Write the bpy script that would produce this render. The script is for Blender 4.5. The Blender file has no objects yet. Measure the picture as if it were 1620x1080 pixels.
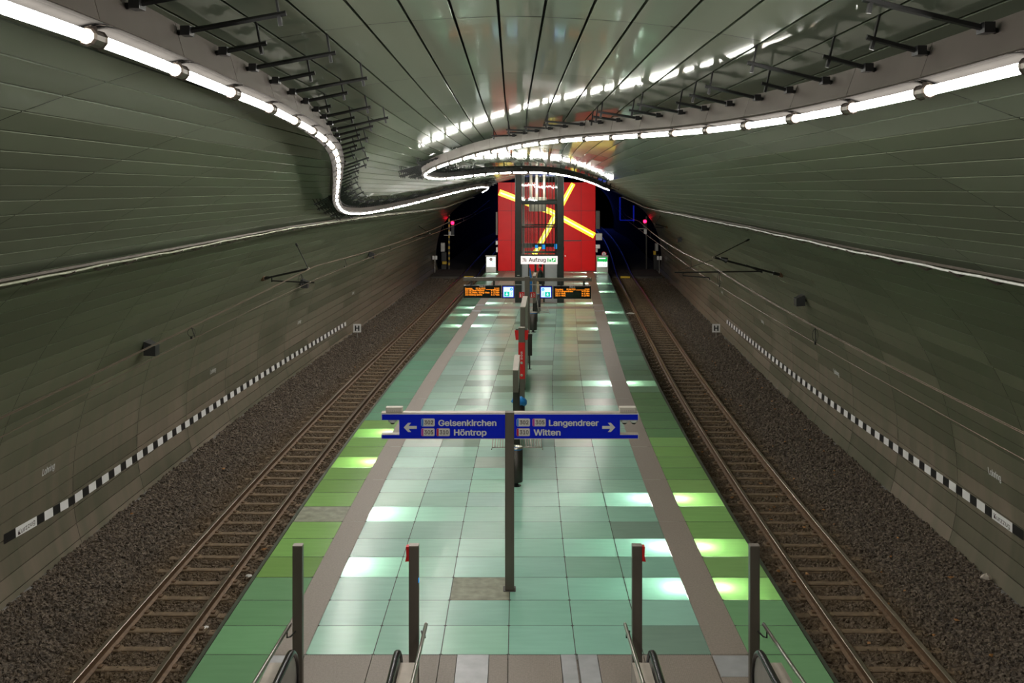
import bpy, math, random
import numpy as np
from mathutils import Vector, Matrix
random.seed(7); rng = np.random.default_rng(7)
S = bpy.context.scene
COL = S.collection
# ------------------------------------------------------------------ camera, world, exposure
F = 1680.0; HZ = 281.0; CZ = 6.45          # focal length in px, horizon row, eye height above the platform
cd = bpy.data.cameras.new('camera'); cam = bpy.data.objects.new('camera', cd); COL.objects.link(cam)
cd.sensor_width = 36; cd.lens = F / 1620 * 36; cd.shift_y = -(540 - HZ) / 1620
cam.location = (0, 0, CZ); cam.rotation_euler = (math.pi / 2, 0, 0); cd.clip_end = 500
S.camera = cam
w = bpy.data.worlds.new('world'); S.world = w; w.use_nodes = True
w.node_tree.nodes['Background'].inputs[0].default_value = (.5, .55, .45, 1)
w.node_tree.nodes['Background'].inputs[1].default_value = .004
S.view_settings.view_transform = 'Standard'; S.view_settings.look = 'None'
S.view_settings.gamma = 1; S.view_settings.exposure = 0.16; S.view_settings.use_curve_mapping = False
S.cycles.use_denoising = True; S.cycles.max_bounces = 10; S.cycles.diffuse_bounces = 5; S.cycles.glossy_bounces = 6
S.cycles.transparent_max_bounces = 16; S.cycles.sample_clamp_indirect = 8
TUBE = 96.0          # tube emission strength
LAMP = 36.0           # watts of one floor spot lamp

# ------------------------------------------------------------------ materials
def mat(name, col, rough=.5, metal=0, emit=None, estr=0, noise=0, nscale=6, bump=0, bscale=80, spec=.5, coat=0, stretch=None):
    m = bpy.data.materials.new(name); m.use_nodes = True
    nt = m.node_tree; b = nt.nodes['Principled BSDF']; L = nt.links.new
    b.inputs['Base Color'].default_value = (*col, 1); b.inputs['Roughness'].default_value = rough
    b.inputs['Metallic'].default_value = metal; b.inputs['Specular IOR Level'].default_value = spec
    b.inputs['Coat Weight'].default_value = coat
    if emit: b.inputs['Emission Color'].default_value = (*emit, 1); b.inputs['Emission Strength'].default_value = estr
    tc = None
    if noise or bump:
        tc = nt.nodes.new('ShaderNodeTexCoord'); src = tc.outputs['Object']
        if stretch:
            mp = nt.nodes.new('ShaderNodeMapping'); mp.inputs['Scale'].default_value = stretch; L(src, mp.inputs[0]); src = mp.outputs[0]
    if noise:
        n = nt.nodes.new('ShaderNodeTexNoise'); n.inputs['Scale'].default_value = nscale; n.inputs['Detail'].default_value = 5
        L(src, n.inputs['Vector'])
        r = nt.nodes.new('ShaderNodeMapRange'); r.inputs[1].default_value = .3; r.inputs[2].default_value = .7
        r.inputs[3].default_value = 1 - noise; r.inputs[4].default_value = 1 + noise; L(n.outputs['Fac'], r.inputs[0])
        v = nt.nodes.new('ShaderNodeVectorMath'); v.operation = 'SCALE'; v.inputs[0].default_value = col; L(r.outputs[0], v.inputs['Scale'])
        L(v.outputs[0], b.inputs['Base Color'])
    if bump:
        n2 = nt.nodes.new('ShaderNodeTexNoise'); n2.inputs['Scale'].default_value = bscale; n2.inputs['Detail'].default_value = 4
        L(src, n2.inputs['Vector'])
        bp = nt.nodes.new('ShaderNodeBump'); bp.inputs['Strength'].default_value = bump; bp.inputs['Distance'].default_value = .03
        L(n2.outputs['Fac'], bp.inputs['Height']); L(bp.outputs[0], b.inputs['Normal'])
    return m
def glass_mat(name, tint, fac):
    m = bpy.data.materials.new(name); m.use_nodes = True; nt = m.node_tree; nt.nodes.clear(); L = nt.links.new
    o = nt.nodes.new('ShaderNodeOutputMaterial'); t = nt.nodes.new('ShaderNodeBsdfTransparent'); t.inputs[0].default_value = (*tint, 1)
    g = nt.nodes.new('ShaderNodeBsdfGlossy'); g.inputs['Roughness'].default_value = .03; g.inputs[0].default_value = (.9, .95, .92, 1)
    fr = nt.nodes.new('ShaderNodeFresnel'); fr.inputs[0].default_value = 1.5
    mm = nt.nodes.new('ShaderNodeMath'); mm.operation = 'MULTIPLY_ADD'; mm.inputs[1].default_value = 1.0; mm.inputs[2].default_value = fac
    L(fr.outputs[0], mm.inputs[0]); x = nt.nodes.new('ShaderNodeMixShader'); L(mm.outputs[0], x.inputs[0]); L(t.outputs[0], x.inputs[1]); L(g.outputs[0], x.inputs[2])
    L(x.outputs[0], o.inputs[0]); return m
def panel_mat(name, base, metal, r0, r1, dirt, matt):
    """painted sheet-metal cladding; every panel has its own tone and gloss, with streaks of dust and brake grime low down"""
    m = bpy.data.materials.new(name); m.use_nodes = True; nt = m.node_tree; b = nt.nodes['Principled BSDF']; L = nt.links.new; N = nt.nodes.new
    at = N('ShaderNodeAttribute'); at.attribute_name = 'panel_tone'
    tc = N('ShaderNodeTexCoord'); sep = N('ShaderNodeSeparateXYZ'); L(tc.outputs['Object'], sep.inputs[0])
    sc = N('ShaderNodeMapRange'); sc.inputs[3].default_value = .92; sc.inputs[4].default_value = 1.08; L(at.outputs['Fac'], sc.inputs[0])
    v = N('ShaderNodeVectorMath'); v.operation = 'SCALE'; v.inputs[0].default_value = base; L(sc.outputs[0], v.inputs['Scale'])
    col = v.outputs[0]
    mp = N('ShaderNodeMapping'); mp.inputs['Scale'].default_value = (.5, 2.2, .22); L(tc.outputs['Object'], mp.inputs[0])
    n = N('ShaderNodeTexNoise'); n.inputs['Scale'].default_value = 1.3; n.inputs['Detail'].default_value = 6; L(mp.outputs[0], n.inputs['Vector'])
    rg = N('ShaderNodeMapRange'); L(at.outputs['Fac'], rg.inputs[0]); rg.inputs[3].default_value = r0; rg.inputs[4].default_value = r1
    rough = rg.outputs[0]
    if dirt:
        zr = N('ShaderNodeMapRange'); zr.inputs[1].default_value = 4.7; zr.inputs[2].default_value = .4; L(sep.outputs[2], zr.inputs[0])
        nr = N('ShaderNodeMapRange'); nr.inputs[1].default_value = .35; nr.inputs[2].default_value = .68; L(n.outputs['Fac'], nr.inputs[0])
        pt = N('ShaderNodeMapRange'); pt.inputs[3].default_value = .55; pt.inputs[4].default_value = 1.15; L(at.outputs['Fac'], pt.inputs[0])
        mu = N('ShaderNodeMath'); mu.operation = 'MULTIPLY'; L(zr.outputs[0], mu.inputs[0]); L(pt.outputs[0], mu.inputs[1])
        m1 = N('ShaderNodeMath'); m1.operation = 'MULTIPLY_ADD'; L(nr.outputs[0], m1.inputs[0]); m1.inputs[1].default_value = .45; m1.inputs[2].default_value = .62
        m2 = N('ShaderNodeMath'); m2.operation = 'MULTIPLY'; m2.use_clamp = True; L(mu.outputs[0], m2.inputs[0]); L(m1.outputs[0], m2.inputs[1])
        mx = N('ShaderNodeMix'); mx.data_type = 'RGBA'; L(m2.outputs[0], mx.inputs[0]); L(col, mx.inputs[6]); mx.inputs[7].default_value = (*dirt, 1)
        col = mx.outputs[2]
        m3 = N('ShaderNodeMath'); m3.operation = 'MULTIPLY_ADD'; L(m2.outputs[0], m3.inputs[0]); m3.inputs[1].default_value = .12; L(rough, m3.inputs[2]); rough = m3.outputs[0]
    L(col, b.inputs['Base Color']); L(rough, b.inputs['Roughness']); b.inputs['Metallic'].default_value = metal
    if dirt:
        mt = N('ShaderNodeMapRange'); mt.inputs[3].default_value = metal; mt.inputs[4].default_value = .15; L(m2.outputs[0], mt.inputs[0]); L(mt.outputs[0], b.inputs['Metallic'])
    n3 = N('ShaderNodeTexNoise'); n3.inputs['Scale'].default_value = 1.1; n3.inputs['Detail'].default_value = 1; L(tc.outputs['Object'], n3.inputs['Vector'])
    bp = N('ShaderNodeBump'); bp.inputs['Strength'].default_value = .07 if dirt else .035; bp.inputs['Distance'].default_value = .05
    L(n3.outputs['Fac'], bp.inputs['Height']); L(bp.outputs[0], b.inputs['Normal'])
    df = N('ShaderNodeBsdfDiffuse'); L(col, df.inputs[0]); ms = N('ShaderNodeMixShader'); ms.inputs[0].default_value = matt
    L(b.outputs[0], ms.inputs[1]); L(df.outputs[0], ms.inputs[2]); L(ms.outputs[0], nt.nodes['Material Output'].inputs[0])
    return m
def tile_mat():
    """frosted coloured glass lit from lamps underneath: translucent body with a glossy face"""
    m = bpy.data.materials.new('frosted floor glass'); m.use_nodes = True; nt = m.node_tree; b = nt.nodes['Principled BSDF']; L = nt.links.new; N = nt.nodes.new
    at = N('ShaderNodeAttribute'); at.attribute_name = 'glass_tint'
    tc = N('ShaderNodeTexCoord'); mp = N('ShaderNodeMapping'); mp.inputs['Scale'].default_value = (1, 6, 1); L(tc.outputs['Object'], mp.inputs[0])
    n = N('ShaderNodeTexNoise'); n.inputs['Scale'].default_value = 1.6; n.inputs['Detail'].default_value = 4; L(mp.outputs[0], n.inputs['Vector'])
    r = N('ShaderNodeMapRange'); r.inputs[1].default_value = .3; r.inputs[2].default_value = .7; r.inputs[3].default_value = .965; r.inputs[4].default_value = 1.035; L(n.outputs['Fac'], r.inputs[0])
    v = N('ShaderNodeVectorMath'); v.operation = 'SCALE'; L(at.outputs['Color'], v.inputs[0]); L(r.outputs[0], v.inputs['Scale'])
    L(v.outputs[0], b.inputs['Base Color']); b.inputs['Roughness'].default_value = .2; b.inputs['Specular IOR Level'].default_value = .6
    rr = N('ShaderNodeMapRange'); rr.inputs[3].default_value = .13; rr.inputs[4].default_value = .3; L(n.outputs['Fac'], rr.inputs[0]); L(rr.outputs[0], b.inputs['Roughness'])
    t = N('ShaderNodeBsdfTranslucent'); L(v.outputs[0], t.inputs[0])
    x = N('ShaderNodeMixShader'); x.inputs[0].default_value = .3
    o = nt.nodes['Material Output']; L(b.outputs[0], x.inputs[1]); L(t.outputs[0], x.inputs[2]); L(x.outputs[0], o.inputs[0])
    return m
M = {}
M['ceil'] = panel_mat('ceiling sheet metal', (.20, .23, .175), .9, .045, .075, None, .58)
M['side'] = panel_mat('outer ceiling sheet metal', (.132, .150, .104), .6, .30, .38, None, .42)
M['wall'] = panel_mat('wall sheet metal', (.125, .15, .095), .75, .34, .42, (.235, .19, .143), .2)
M['gap'] = mat('dark joint', (.012, .013, .011), .9, noise=.2)
M['tube'] = mat('fluorescent tube', (1, .95, .88), .4, emit=(1, .965, .90), estr=TUBE)
M['housing'] = mat('brown grey housing metal', (.16, .135, .12), .45, .3, noise=.08, nscale=3)
M['trough'] = mat('trough blackened against tube light', (.008, .0075, .007), .9, noise=.1, spec=0)  # housing underside blackened so the tubes' light does not wash it white
M['socket'] = mat('tube socket', (.10, .08, .065), .35, .5, noise=.1)
M['black'] = mat('black painted steel', (.012, .012, .012), .45, noise=.2, nscale=9)
M['dark'] = mat('anthracite steel', (.055, .050, .043), .4, .6, noise=.12, nscale=4)
M['post'] = mat('bronze grey steel', (.135, .115, .095), .38, .35, noise=.12, nscale=5, stretch=(1, 1, .3))
M['postcap'] = mat('worn post cap', (.30, .26, .23), .4, .4, noise=.1)
M['steel'] = mat('brushed stainless steel', (.52, .49, .43), .28, .95, noise=.08, nscale=12)
M['greymetal'] = mat('light grey sheet metal', (.42, .41, .38), .35, .5, noise=.06)
M['stone'] = mat('brown grey granite', (.27, .225, .19), .5, noise=.14, nscale=35, bump=.06, bscale=160)
M['plate'] = mat('light grey metal plate', (.42, .42, .43), .38, .25, noise=.1, nscale=5)
M['dull'] = mat('unlit stained floor panel', (.24, .245, .17), .5, noise=.3, nscale=6, bump=.05)
M['pad'] = mat('tile corner pad', (.05, .055, .045), .6, noise=.2)
M['glass'] = tile_mat()
M['cavity'] = mat('white light box lining', (.75, .78, .74), .8, noise=.03)
M['edge'] = mat('platform edge metal', (.10, .115, .085), .35, .5, noise=.15)
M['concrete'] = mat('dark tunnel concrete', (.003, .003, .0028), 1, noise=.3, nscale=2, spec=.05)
M['tunfloor'] = mat('dusty tunnel bed', (.06, .052, .043), .9, noise=.3, nscale=3, bump=.3, bscale=25)
M['kerb'] = mat('grey kerb concrete', (.20, .19, .185), .8, noise=.25, nscale=8, bump=.15)
M['rail'] = mat('rusty rail flank', (.15, .09, .05), .6, .3, noise=.3, nscale=14)
M['railhead'] = mat('worn rail head', (.34, .28, .22), .28, .9, noise=.15, nscale=10)
M['sleeper'] = mat('rust stained sleeper', (.165, .112, .066), .8, noise=.3, nscale=7, bump=.15, bscale=40)
M['white'] = mat('white enamel', (.75, .74, .72), .4, noise=.04)
M['red'] = mat('red lacquered panel', (.74, .005, .006), .38, noise=.05, nscale=1.2, spec=.16)
M['redbox'] = mat('red enamel', (.60, .015, .015), .3, noise=.05)
M['yellowlit'] = mat('lit yellow glass strip', (.9, .75, .02), .3, emit=(1, .78, .02), estr=1.15)
M['yellowcore'] = mat('bright middle of yellow strip', (1, .95, .6), .3, emit=(1, .90, .38), estr=1.3)  # pale glowing bar on the strip face, drawn for its brighter middle
M['blue'] = mat('blue sign enamel', (.002, .014, .52), .4, noise=.03, spec=.2)
M['wallwhite'] = mat('white wall marking', (.86, .85, .84), .45, noise=.03)
M['signwhite'] = mat('sign white', (.62, .60, .57), .35, noise=.02)
M['beige'] = mat('beige metal', (.46, .40, .34), .45, .2, noise=.08)
M['cream'] = mat('cream plastic', (.52, .48, .41), .5, noise=.05)
M['amber'] = mat('amber light dots', (.1, .04, 0), .5, emit=(1, .28, .012), estr=1.25)
M['screen'] = mat('black display glass', (.006, .006, .007), .15, noise=.1)
M['cyanlit'] = mat('lit pale blue screen', (.6, .8, .9), .3, emit=(.62, .86, 1), estr=1.0)
M['tealit'] = mat('lit teal pictogram', (0, .4, .3), .3, emit=(0, .42, .33), estr=1.0)
M['bluelit'] = mat('lit blue pictogram', (0, .2, .6), .3, emit=(.02, .28, .72), estr=1.0)
M['navylit'] = mat('lit navy frame', (0, .02, .4), .3, emit=(.004, .012, .35), estr=.8)
M['liftsign'] = mat('lit white sign', (.8, .74, .74), .3, emit=(.86, .74, .73), estr=.85)
M['whitelit'] = mat('lit white panel', (.85, .9, .9), .3, emit=(.80, .95, .95), estr=1.0)
M['greenlit'] = mat('lit green panel', (0, .3, .06), .3, emit=(.005, .36, .06), estr=.8)
M['print'] = mat('dark brown print', (.06, .03, .03), .5, noise=.05)
M['pinkgrey'] = mat('faded pictogram', (.42, .33, .33), .5, noise=.1)
M['liftsteel'] = mat('dark green grey lift steel', (.034, .040, .035), .4, .4, noise=.1)
M['yellow'] = mat('yellow enamel', (.62, .40, .02), .5, noise=.1)
M['redlamp'] = mat('red signal lamp', (1, .02, .05), .3, emit=(1, .004, .03), estr=14)
M['bluelamp'] = mat('blue tunnel lamp', (0, .02, .8), .3, emit=(.01, .03, 1), estr=.13)
M['liftglass'] = glass_mat('clear lift glass', (.90, .93, .91), .10)
M['screenglass'] = glass_mat('grey wind screen glass', (.55, .6, .56), .06)
M['bluebag'] = mat('blue plastic bag', (.02, .22, .62), .35, noise=.1, bump=.4, bscale=30)
M['rubber'] = mat('black rubber', (.012, .012, .012), .25, noise=.1)
M['paper'] = mat('pale litter', (.7, .68, .64), .8, noise=.1)
M['leafm'] = mat('dry leaf', (.32, .15, .05), .8, noise=.4, nscale=20)
M['copper'] = mat('bare copper wire', (.15, .105, .075), .45, .6, noise=.1)
M['cablewhite'] = mat('pale cable sheath', (.62, .61, .58), .45, noise=.06)
M['trayrail'] = mat('grey brown cable tray', (.10, .083, .066), .55, .3, noise=.15)
M['skin'] = mat('skin', (.5, .3, .22), .5, noise=.05)
M['hair'] = mat('black hair', (.01, .009, .008), .5, noise=.2)
M['coat'] = mat('dark green coat', (.015, .035, .026), .8, noise=.2)
M['scarf'] = mat('red scarf', (.5, .02, .04), .8, noise=.2)
M['liftdoor'] = mat('grey lift door leaf', (.46, .46, .47), .4, .3, noise=.04)

# ------------------------------------------------------------------ mesh building
class MB:
    def __init__(s): s.v = []; s.f = []; s.m = []
    def add(s, vs, fs, mi=0):
        o = len(s.v); s.v += [tuple(p) for p in vs]; s.f += [tuple(i + o for i in f) for f in fs]; s.m += [mi] * len(fs); return s
    def box(s, x0, x1, y0, y1, z0, z1, mi=0, bev=0):
        if bev <= 0:
            return s.add([(x0, y0, z0), (x1, y0, z0), (x1, y1, z0), (x0, y1, z0), (x0, y0, z1), (x1, y0, z1), (x1, y1, z1), (x0, y1, z1)],
                         [(0, 3, 2, 1), (4, 5, 6, 7), (0, 1, 5, 4), (1, 2, 6, 5), (2, 3, 7, 6), (3, 0, 4, 7)], mi)
        b = min(bev, abs(x1 - x0) / 3, abs(y1 - y0) / 3)
        def ring(z, i): return [(x0 + b + i, y0 + i, z), (x1 - b - i, y0 + i, z), (x1 - i, y0 + b + i, z), (x1 - i, y1 - b - i, z), (x1 - b - i, y1 - i, z), (x0 + b + i, y1 - i, z), (x0 + i, y1 - b - i, z), (x0 + i, y0 + b + i, z)]
        R = [ring(z0, b * .5), ring(z0 + b * .5, 0), ring(z1 - b * .5, 0), ring(z1, b * .5)]
        fs = [tuple(range(7, -1, -1)), tuple(range(24, 32))]
        for k in range(3):
            for i in range(8): fs.append((k * 8 + i, k * 8 + (i + 1) % 8, k * 8 + 8 + (i + 1) % 8, k * 8 + 8 + i))
        return s.add(sum(R, []), fs, mi)
    def tube(s, pts, r, n=6, mi=0, cap=True, up=(0, 0, 1)):
        pts = [Vector(p) for p in pts]; rs = r if isinstance(r, (list, tuple)) else [r] * len(pts); vs = []; fs = []
        for i, p in enumerate(pts):
            t = (pts[min(i + 1, len(pts) - 1)] - pts[max(i - 1, 0)]).normalized()
            u = Vector(up)
            if abs(t.dot(u)) > .95: u = Vector((1, 0, 0))
            a = t.cross(u).normalized(); b = a.cross(t)
            for k in range(n):
                q = 2 * math.pi * (k + .5) / n; vs.append(p + a * math.cos(q) * rs[i] + b * math.sin(q) * rs[i])
        for i in range(len(pts) - 1):
            for k in range(n): fs.append((i * n + k, i * n + (k + 1) % n, (i + 1) * n + (k + 1) % n, (i + 1) * n + k))
        if cap: fs += [tuple(range(n - 1, -1, -1)), tuple(range((len(pts) - 1) * n, len(pts) * n))]
        return s.add(vs, fs, mi)
    def bar(s, p, q, wx, wz, mi=0):          # rectangular bar between two points
        p, q = Vector(p), Vector(q); t = (q - p).normalized(); u = Vector((0, 0, 1))
        if abs(t.dot(u)) > .95: u = Vector((0, 1, 0))
        a = t.cross(u).normalized() * wx / 2; b = a.cross(t).normalized() * wz / 2
        vs = [p - a - b, p + a - b, p + a + b, p - a + b, q - a - b, q + a - b, q + a + b, q - a + b]
        return s.add(vs, [(3, 2, 1, 0), (4, 5, 6, 7), (0, 1, 5, 4), (1, 2, 6, 5), (2, 3, 7, 6), (3, 0, 4, 7)], mi)
    def lathe(s, c, prof, n=16, mi=0):       # (radius, z) profile round a vertical axis
        vs = []; fs = []
        for r, z in prof:
            for k in range(n): a = 2 * math.pi * k / n; vs.append((c[0] + r * math.cos(a), c[1] + r * math.sin(a), c[2] + z))
        for i in range(len(prof) - 1):
            for k in range(n): fs.append((i * n + k, i * n + (k + 1) % n, (i + 1) * n + (k + 1) % n, (i + 1) * n + k))
        fs += [tuple(range(n - 1, -1, -1)), tuple(range((len(prof) - 1) * n, len(prof) * n))]
        return s.add(vs, fs, mi)
    def prism_xz(s, poly, y0, y1, mi=0):     # outline in x,z pushed along y
        n = len(poly); vs = [(x, y0, z) for x, z in poly] + [(x, y1, z) for x, z in poly]
        return s.add(vs, [tuple(range(n)), tuple(range(2 * n - 1, n - 1, -1))] + [(i, i + n, (i + 1) % n + n, (i + 1) % n) for i in range(n)], mi)
    def prism_yz(s, poly, x0, x1, mi=0):
        n = len(poly); vs = [(x0, y, z) for y, z in poly] + [(x1, y, z) for y, z in poly]
        return s.add(vs, [tuple(range(n)), tuple(range(2 * n - 1, n - 1, -1))] + [(i, (i + 1) % n, (i + 1) % n + n, i + n) for i in range(n)], mi)
    def obj(s, name, mats, parent=None, smooth=False, loc=None):
        me = bpy.data.meshes.new(name)
        vs = s.v
        if loc is not None: vs = [(x - loc[0], y - loc[1], z - loc[2]) for x, y, z in vs]
        me.from_pydata(vs, [], s.f)
        for m_ in (mats if isinstance(mats, (list, tuple)) else [mats]): me.materials.append(M[m_])
        if any(s.m): me.polygons.foreach_set('material_index', s.m)
        if smooth: me.polygons.foreach_set('use_smooth', [True] * len(s.f))
        o = bpy.data.objects.new(name, me); COL.objects.link(o)
        if loc is not None: o.location = loc
        if parent is not None:
            o.parent = parent
            if loc is None: o.matrix_parent_inverse = parent.matrix_basis.inverted() if False else Matrix.Translation(-parent.location)
        return o
def thing(name, label, cat, loc=(0, 0, 0), group=None):
    o = bpy.data.objects.new(name, None); COL.objects.link(o); o.location = loc; o.empty_display_size = .1
    return tag(o, label, cat, group)
def tag(o, label, cat, group=None):
    o['label'] = label; o['category'] = cat
    if group: o['group'] = group
    return o
def struct(o): o['kind'] = 'structure'; return o
def stuff(o): o['kind'] = 'stuff'; return o
def lab(o, l): o['label'] = l; return o
def at(u, v, d): return Vector(((u - 810) * d / F, d, CZ - (v - HZ) * d / F))
try:                                                                    # Blender's own bundled sans; the built-in font if it is missing
    import os
    FONT = bpy.data.fonts.load(os.path.join(bpy.utils.system_resource('DATAFILES', path='fonts'), 'Inter.woff2'))
except Exception: FONT = None
def glyphs(body):
    c = bpy.data.curves.new('letters', 'FONT'); c.body = body; c.size = 1; c.resolution_u = 3
    if FONT: c.font = FONT
    o = bpy.data.objects.new('letters', c); COL.objects.link(o); bpy.context.view_layer.update()
    me = bpy.data.meshes.new_from_object(o.evaluated_get(bpy.context.evaluated_depsgraph_get()))
    vs = np.array([v.co[:] for v in me.vertices]); fs = [tuple(p.vertices) for p in me.polygons]
    bpy.data.objects.remove(o); bpy.data.curves.remove(c); bpy.data.meshes.remove(me)
    return vs, fs
CAP = float(glyphs('H')[0][:, 1].max())
def text_mesh(mb, body, x0, x1, zb, h, y, mi=0, bold=.0, ext=.002, xf=None):
    """letters fitted between x0..x1 with cap height h standing on zb, facing -y (or placed by xf); bold thickens the strokes"""
    vs, fs = glyphs(body); bw = bold * h
    a, b = vs[:, 0].min(), vs[:, 0].max(); k = (x1 - x0 - 2 * bw) / (b - a); kz = (h - 1.4 * bw) / CAP
    for n_, (dx, dz) in enumerate(((0, 0), (-1, 0), (1, 0), (0, -.7), (0, .7), (-.7, .5), (.7, -.5)) if bold else ((0, 0),)):
        P_ = [(x0 + bw * (1 + dx) + (p[0] - a) * k, y - ext - .00006 * n_, zb + bw * (.7 + dz) + p[1] * kz) for p in vs]
        if xf: P_ = [xf(x, z) for x, _, z in P_]
        mb.add(P_, fs, mi)
    return mb

# ------------------------------------------------------------------ the tube: cross-section and centre line
P0 = [(8.20, -.75), (8.3, -.55), (8.42, -.05), (8.47, .42), (8.44, 1.12), (8.38, 1.52), (8.26, 2.05), (8.08, 2.62), (7.82, 3.2), (7.36, 4.0), (7.15, 4.28), (6.75, 4.72), (6.28, 5.2), (5.87, 5.52), (5.4, 5.86), (4.38, 6.48), (3.54, 6.88), (2.98, 7.10), (2.14, 7.37), (1.69, 7.47), (.97, 7.59), (0, 7.65)]
def _prof():
    a = np.array(P0); a = np.vstack([a, [(-x, z) for x, z in P0[-2::-1]]])
    s = np.r_[0, np.cumsum(np.hypot(*np.diff(a, axis=0).T))]; ss = np.linspace(0, s[-1], 241)
    x = np.interp(ss, s, a[:, 0]); z = np.interp(ss, s, a[:, 1]); k = np.exp(-np.linspace(-2, 2, 13) ** 2); k /= k.sum()
    def sm(v): return np.convolve(np.r_[2 * v[0] - v[6:0:-1], v, 2 * v[-1] - v[-2:-8:-1]], k, 'valid')
    x = sm(x); z = sm(z); return (x - x[::-1]) / 2, (z + z[::-1]) / 2
PX, PZ = _prof()
PS = np.r_[0, np.cumsum(np.hypot(np.diff(PX), np.diff(PZ)))]; PS -= PS[-1] / 2        # arc length, 0 at the crown, growing to the left
def spine(d):
    r = .051 / 28
    if d < 12: return 0.0
    if d < 40: return .5 * r * (d - 12) ** 2
    return .714 + .051 * (d - 40)
def shell(d, s, off=0.0):
    """point on the cladding at depth d, arc position s, pushed off metres inward"""
    x = np.interp(s, PS, PX); z = np.interp(s, PS, PZ)
    e = .05; tx = np.interp(s + e, PS, PX) - np.interp(s - e, PS, PX); tz = np.interp(s + e, PS, PZ) - np.interp(s - e, PS, PZ)
    l = math.hypot(tx, tz); nx, nz = -tz / l, tx / l
    if nx * x + nz * (z - 2) > 0: nx, nz = -nx, -nz
    z = z - .0155 * max(0, min(d, 90)) * max(0, (z - 2) / 5.65) ** 1.5
    return Vector((spine(d) + x + nx * off, d, z + nz * off))
def inward(d, s): return (shell(d, s, 1) - shell(d, s, 0)).normalized()
def hit(u, v, off=0.0, d0=1.5):
    """where the ray through photo pixel u,v meets the cladding (off metres inside it); returns depth and arc position"""
    svals = np.linspace(PS[0] + .02, PS[-1] - .02, 300)
    def outside(d):
        X = (u - 810) * d / F - spine(d); Z = CZ - (v - HZ) * d / F
        x = np.interp(svals, PS, PX); z = np.interp(svals, PS, PZ)
        tx = np.gradient(x); tz = np.gradient(z); l = np.hypot(tx, tz)
        z2 = z - .0155 * min(max(d, 0), 90) * np.clip((z - 2) / 5.65, 0, None) ** 1.5
        x2 = x - tz / l * off; z2 = z2 + tx / l * off
        A = np.arctan2(z2 - 2, x2); r = np.hypot(x2, z2 - 2); a = math.atan2(Z - 2, X); o = np.argsort(A)
        return math.hypot(X, Z - 2) > np.interp(a, A[o], r[o]), np.interp(a, A[o], svals[o])
    d = d0
    while d < 140:
        if outside(d)[0]:
            lo, hi = d - .25, d
            for _ in range(24):
                m_ = (lo + hi) / 2
                if outside(m_)[0]: hi = m_
                else: lo = m_
            return hi, outside(hi)[1]
        d += .25
    return 140, 0

# ------------------------------------------------------------------ cladding: rows of sheet panels with folded edges and real joints
PITCH = .297
def build_cladding():
    sets = {'wall_left': MB(), 'wall_right': MB(), 'ceiling': MB()}; tone = {k: [] for k in sets}
    half = PS[-1]; kmax = int(half / PITCH)
    joints = [7.1 - 3.3 * 5 + 3.3 * i for i in range(0, 28)]
    for k in range(-kmax - 1, kmax + 2):
        s0 = k * PITCH - PITCH / 2 - .06; s1 = s0 + PITCH
        s0 = max(s0, -half); s1 = min(s1, half)
        if s1 - s0 < .05: continue
        sm = (s0 + s1) / 2; x = np.interp(sm, PS, PX)
        key = 'ceiling' if abs(x) < 6.12 else ('wall_left' if x < 0 else 'wall_right')
        g = .0095 if key == 'ceiling' else .0078
        end = 69.9 if abs(x) < 4.6 else 80
        mb = sets[key]; tn = tone[key]
        for j in range(len(joints) - 1):
            a, b = joints[j] + .0075, joints[j + 1] - .0075
            if b > end: break
            t0, t1 = rng.normal(0, .0004, 2); tv = rng.random()
            ds = [a, a + (b - a) / 3, a + 2 * (b - a) / 3, b]
            vs = []
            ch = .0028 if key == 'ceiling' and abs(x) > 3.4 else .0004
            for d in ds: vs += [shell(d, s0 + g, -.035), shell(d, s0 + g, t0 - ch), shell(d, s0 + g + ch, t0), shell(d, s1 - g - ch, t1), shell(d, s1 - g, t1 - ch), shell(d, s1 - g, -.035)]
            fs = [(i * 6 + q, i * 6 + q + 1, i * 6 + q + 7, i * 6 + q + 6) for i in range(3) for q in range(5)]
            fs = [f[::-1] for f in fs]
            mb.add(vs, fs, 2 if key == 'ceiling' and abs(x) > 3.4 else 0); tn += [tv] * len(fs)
    # dark support skin behind the joints
    for key, (sa, sb) in {'ceiling': (-8.6, 8.6), 'wall_right': (-half, -8.4), 'wall_left': (8.4, half)}.items():
        mb = sets[key]; n = 26; dd = np.arange(-9.4, 81, 5.0); vs = []; fs = []
        if key == 'ceiling': dd = np.r_[np.arange(-9.4, 66, 5.0), 70]
        for d in dd:
            for i in range(n + 1): vs.append(shell(d, sa + (sb - sa) * i / n, -.06))
        for r in range(len(dd) - 1):
            for i in range(n): fs.append((r * (n + 1) + i, r * (n + 1) + i + 1, (r + 1) * (n + 1) + i + 1, (r + 1) * (n + 1) + i)[::-1])
        mb.add(vs, fs, 1); tone[key] += [.5] * len(fs)
    for key, mb in sets.items():
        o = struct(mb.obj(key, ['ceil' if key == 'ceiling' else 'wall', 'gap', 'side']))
        a = o.data.attributes.new('panel_tone', 'FLOAT', 'FACE'); a.data.foreach_set('value', tone[key])
build_cladding()
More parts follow.
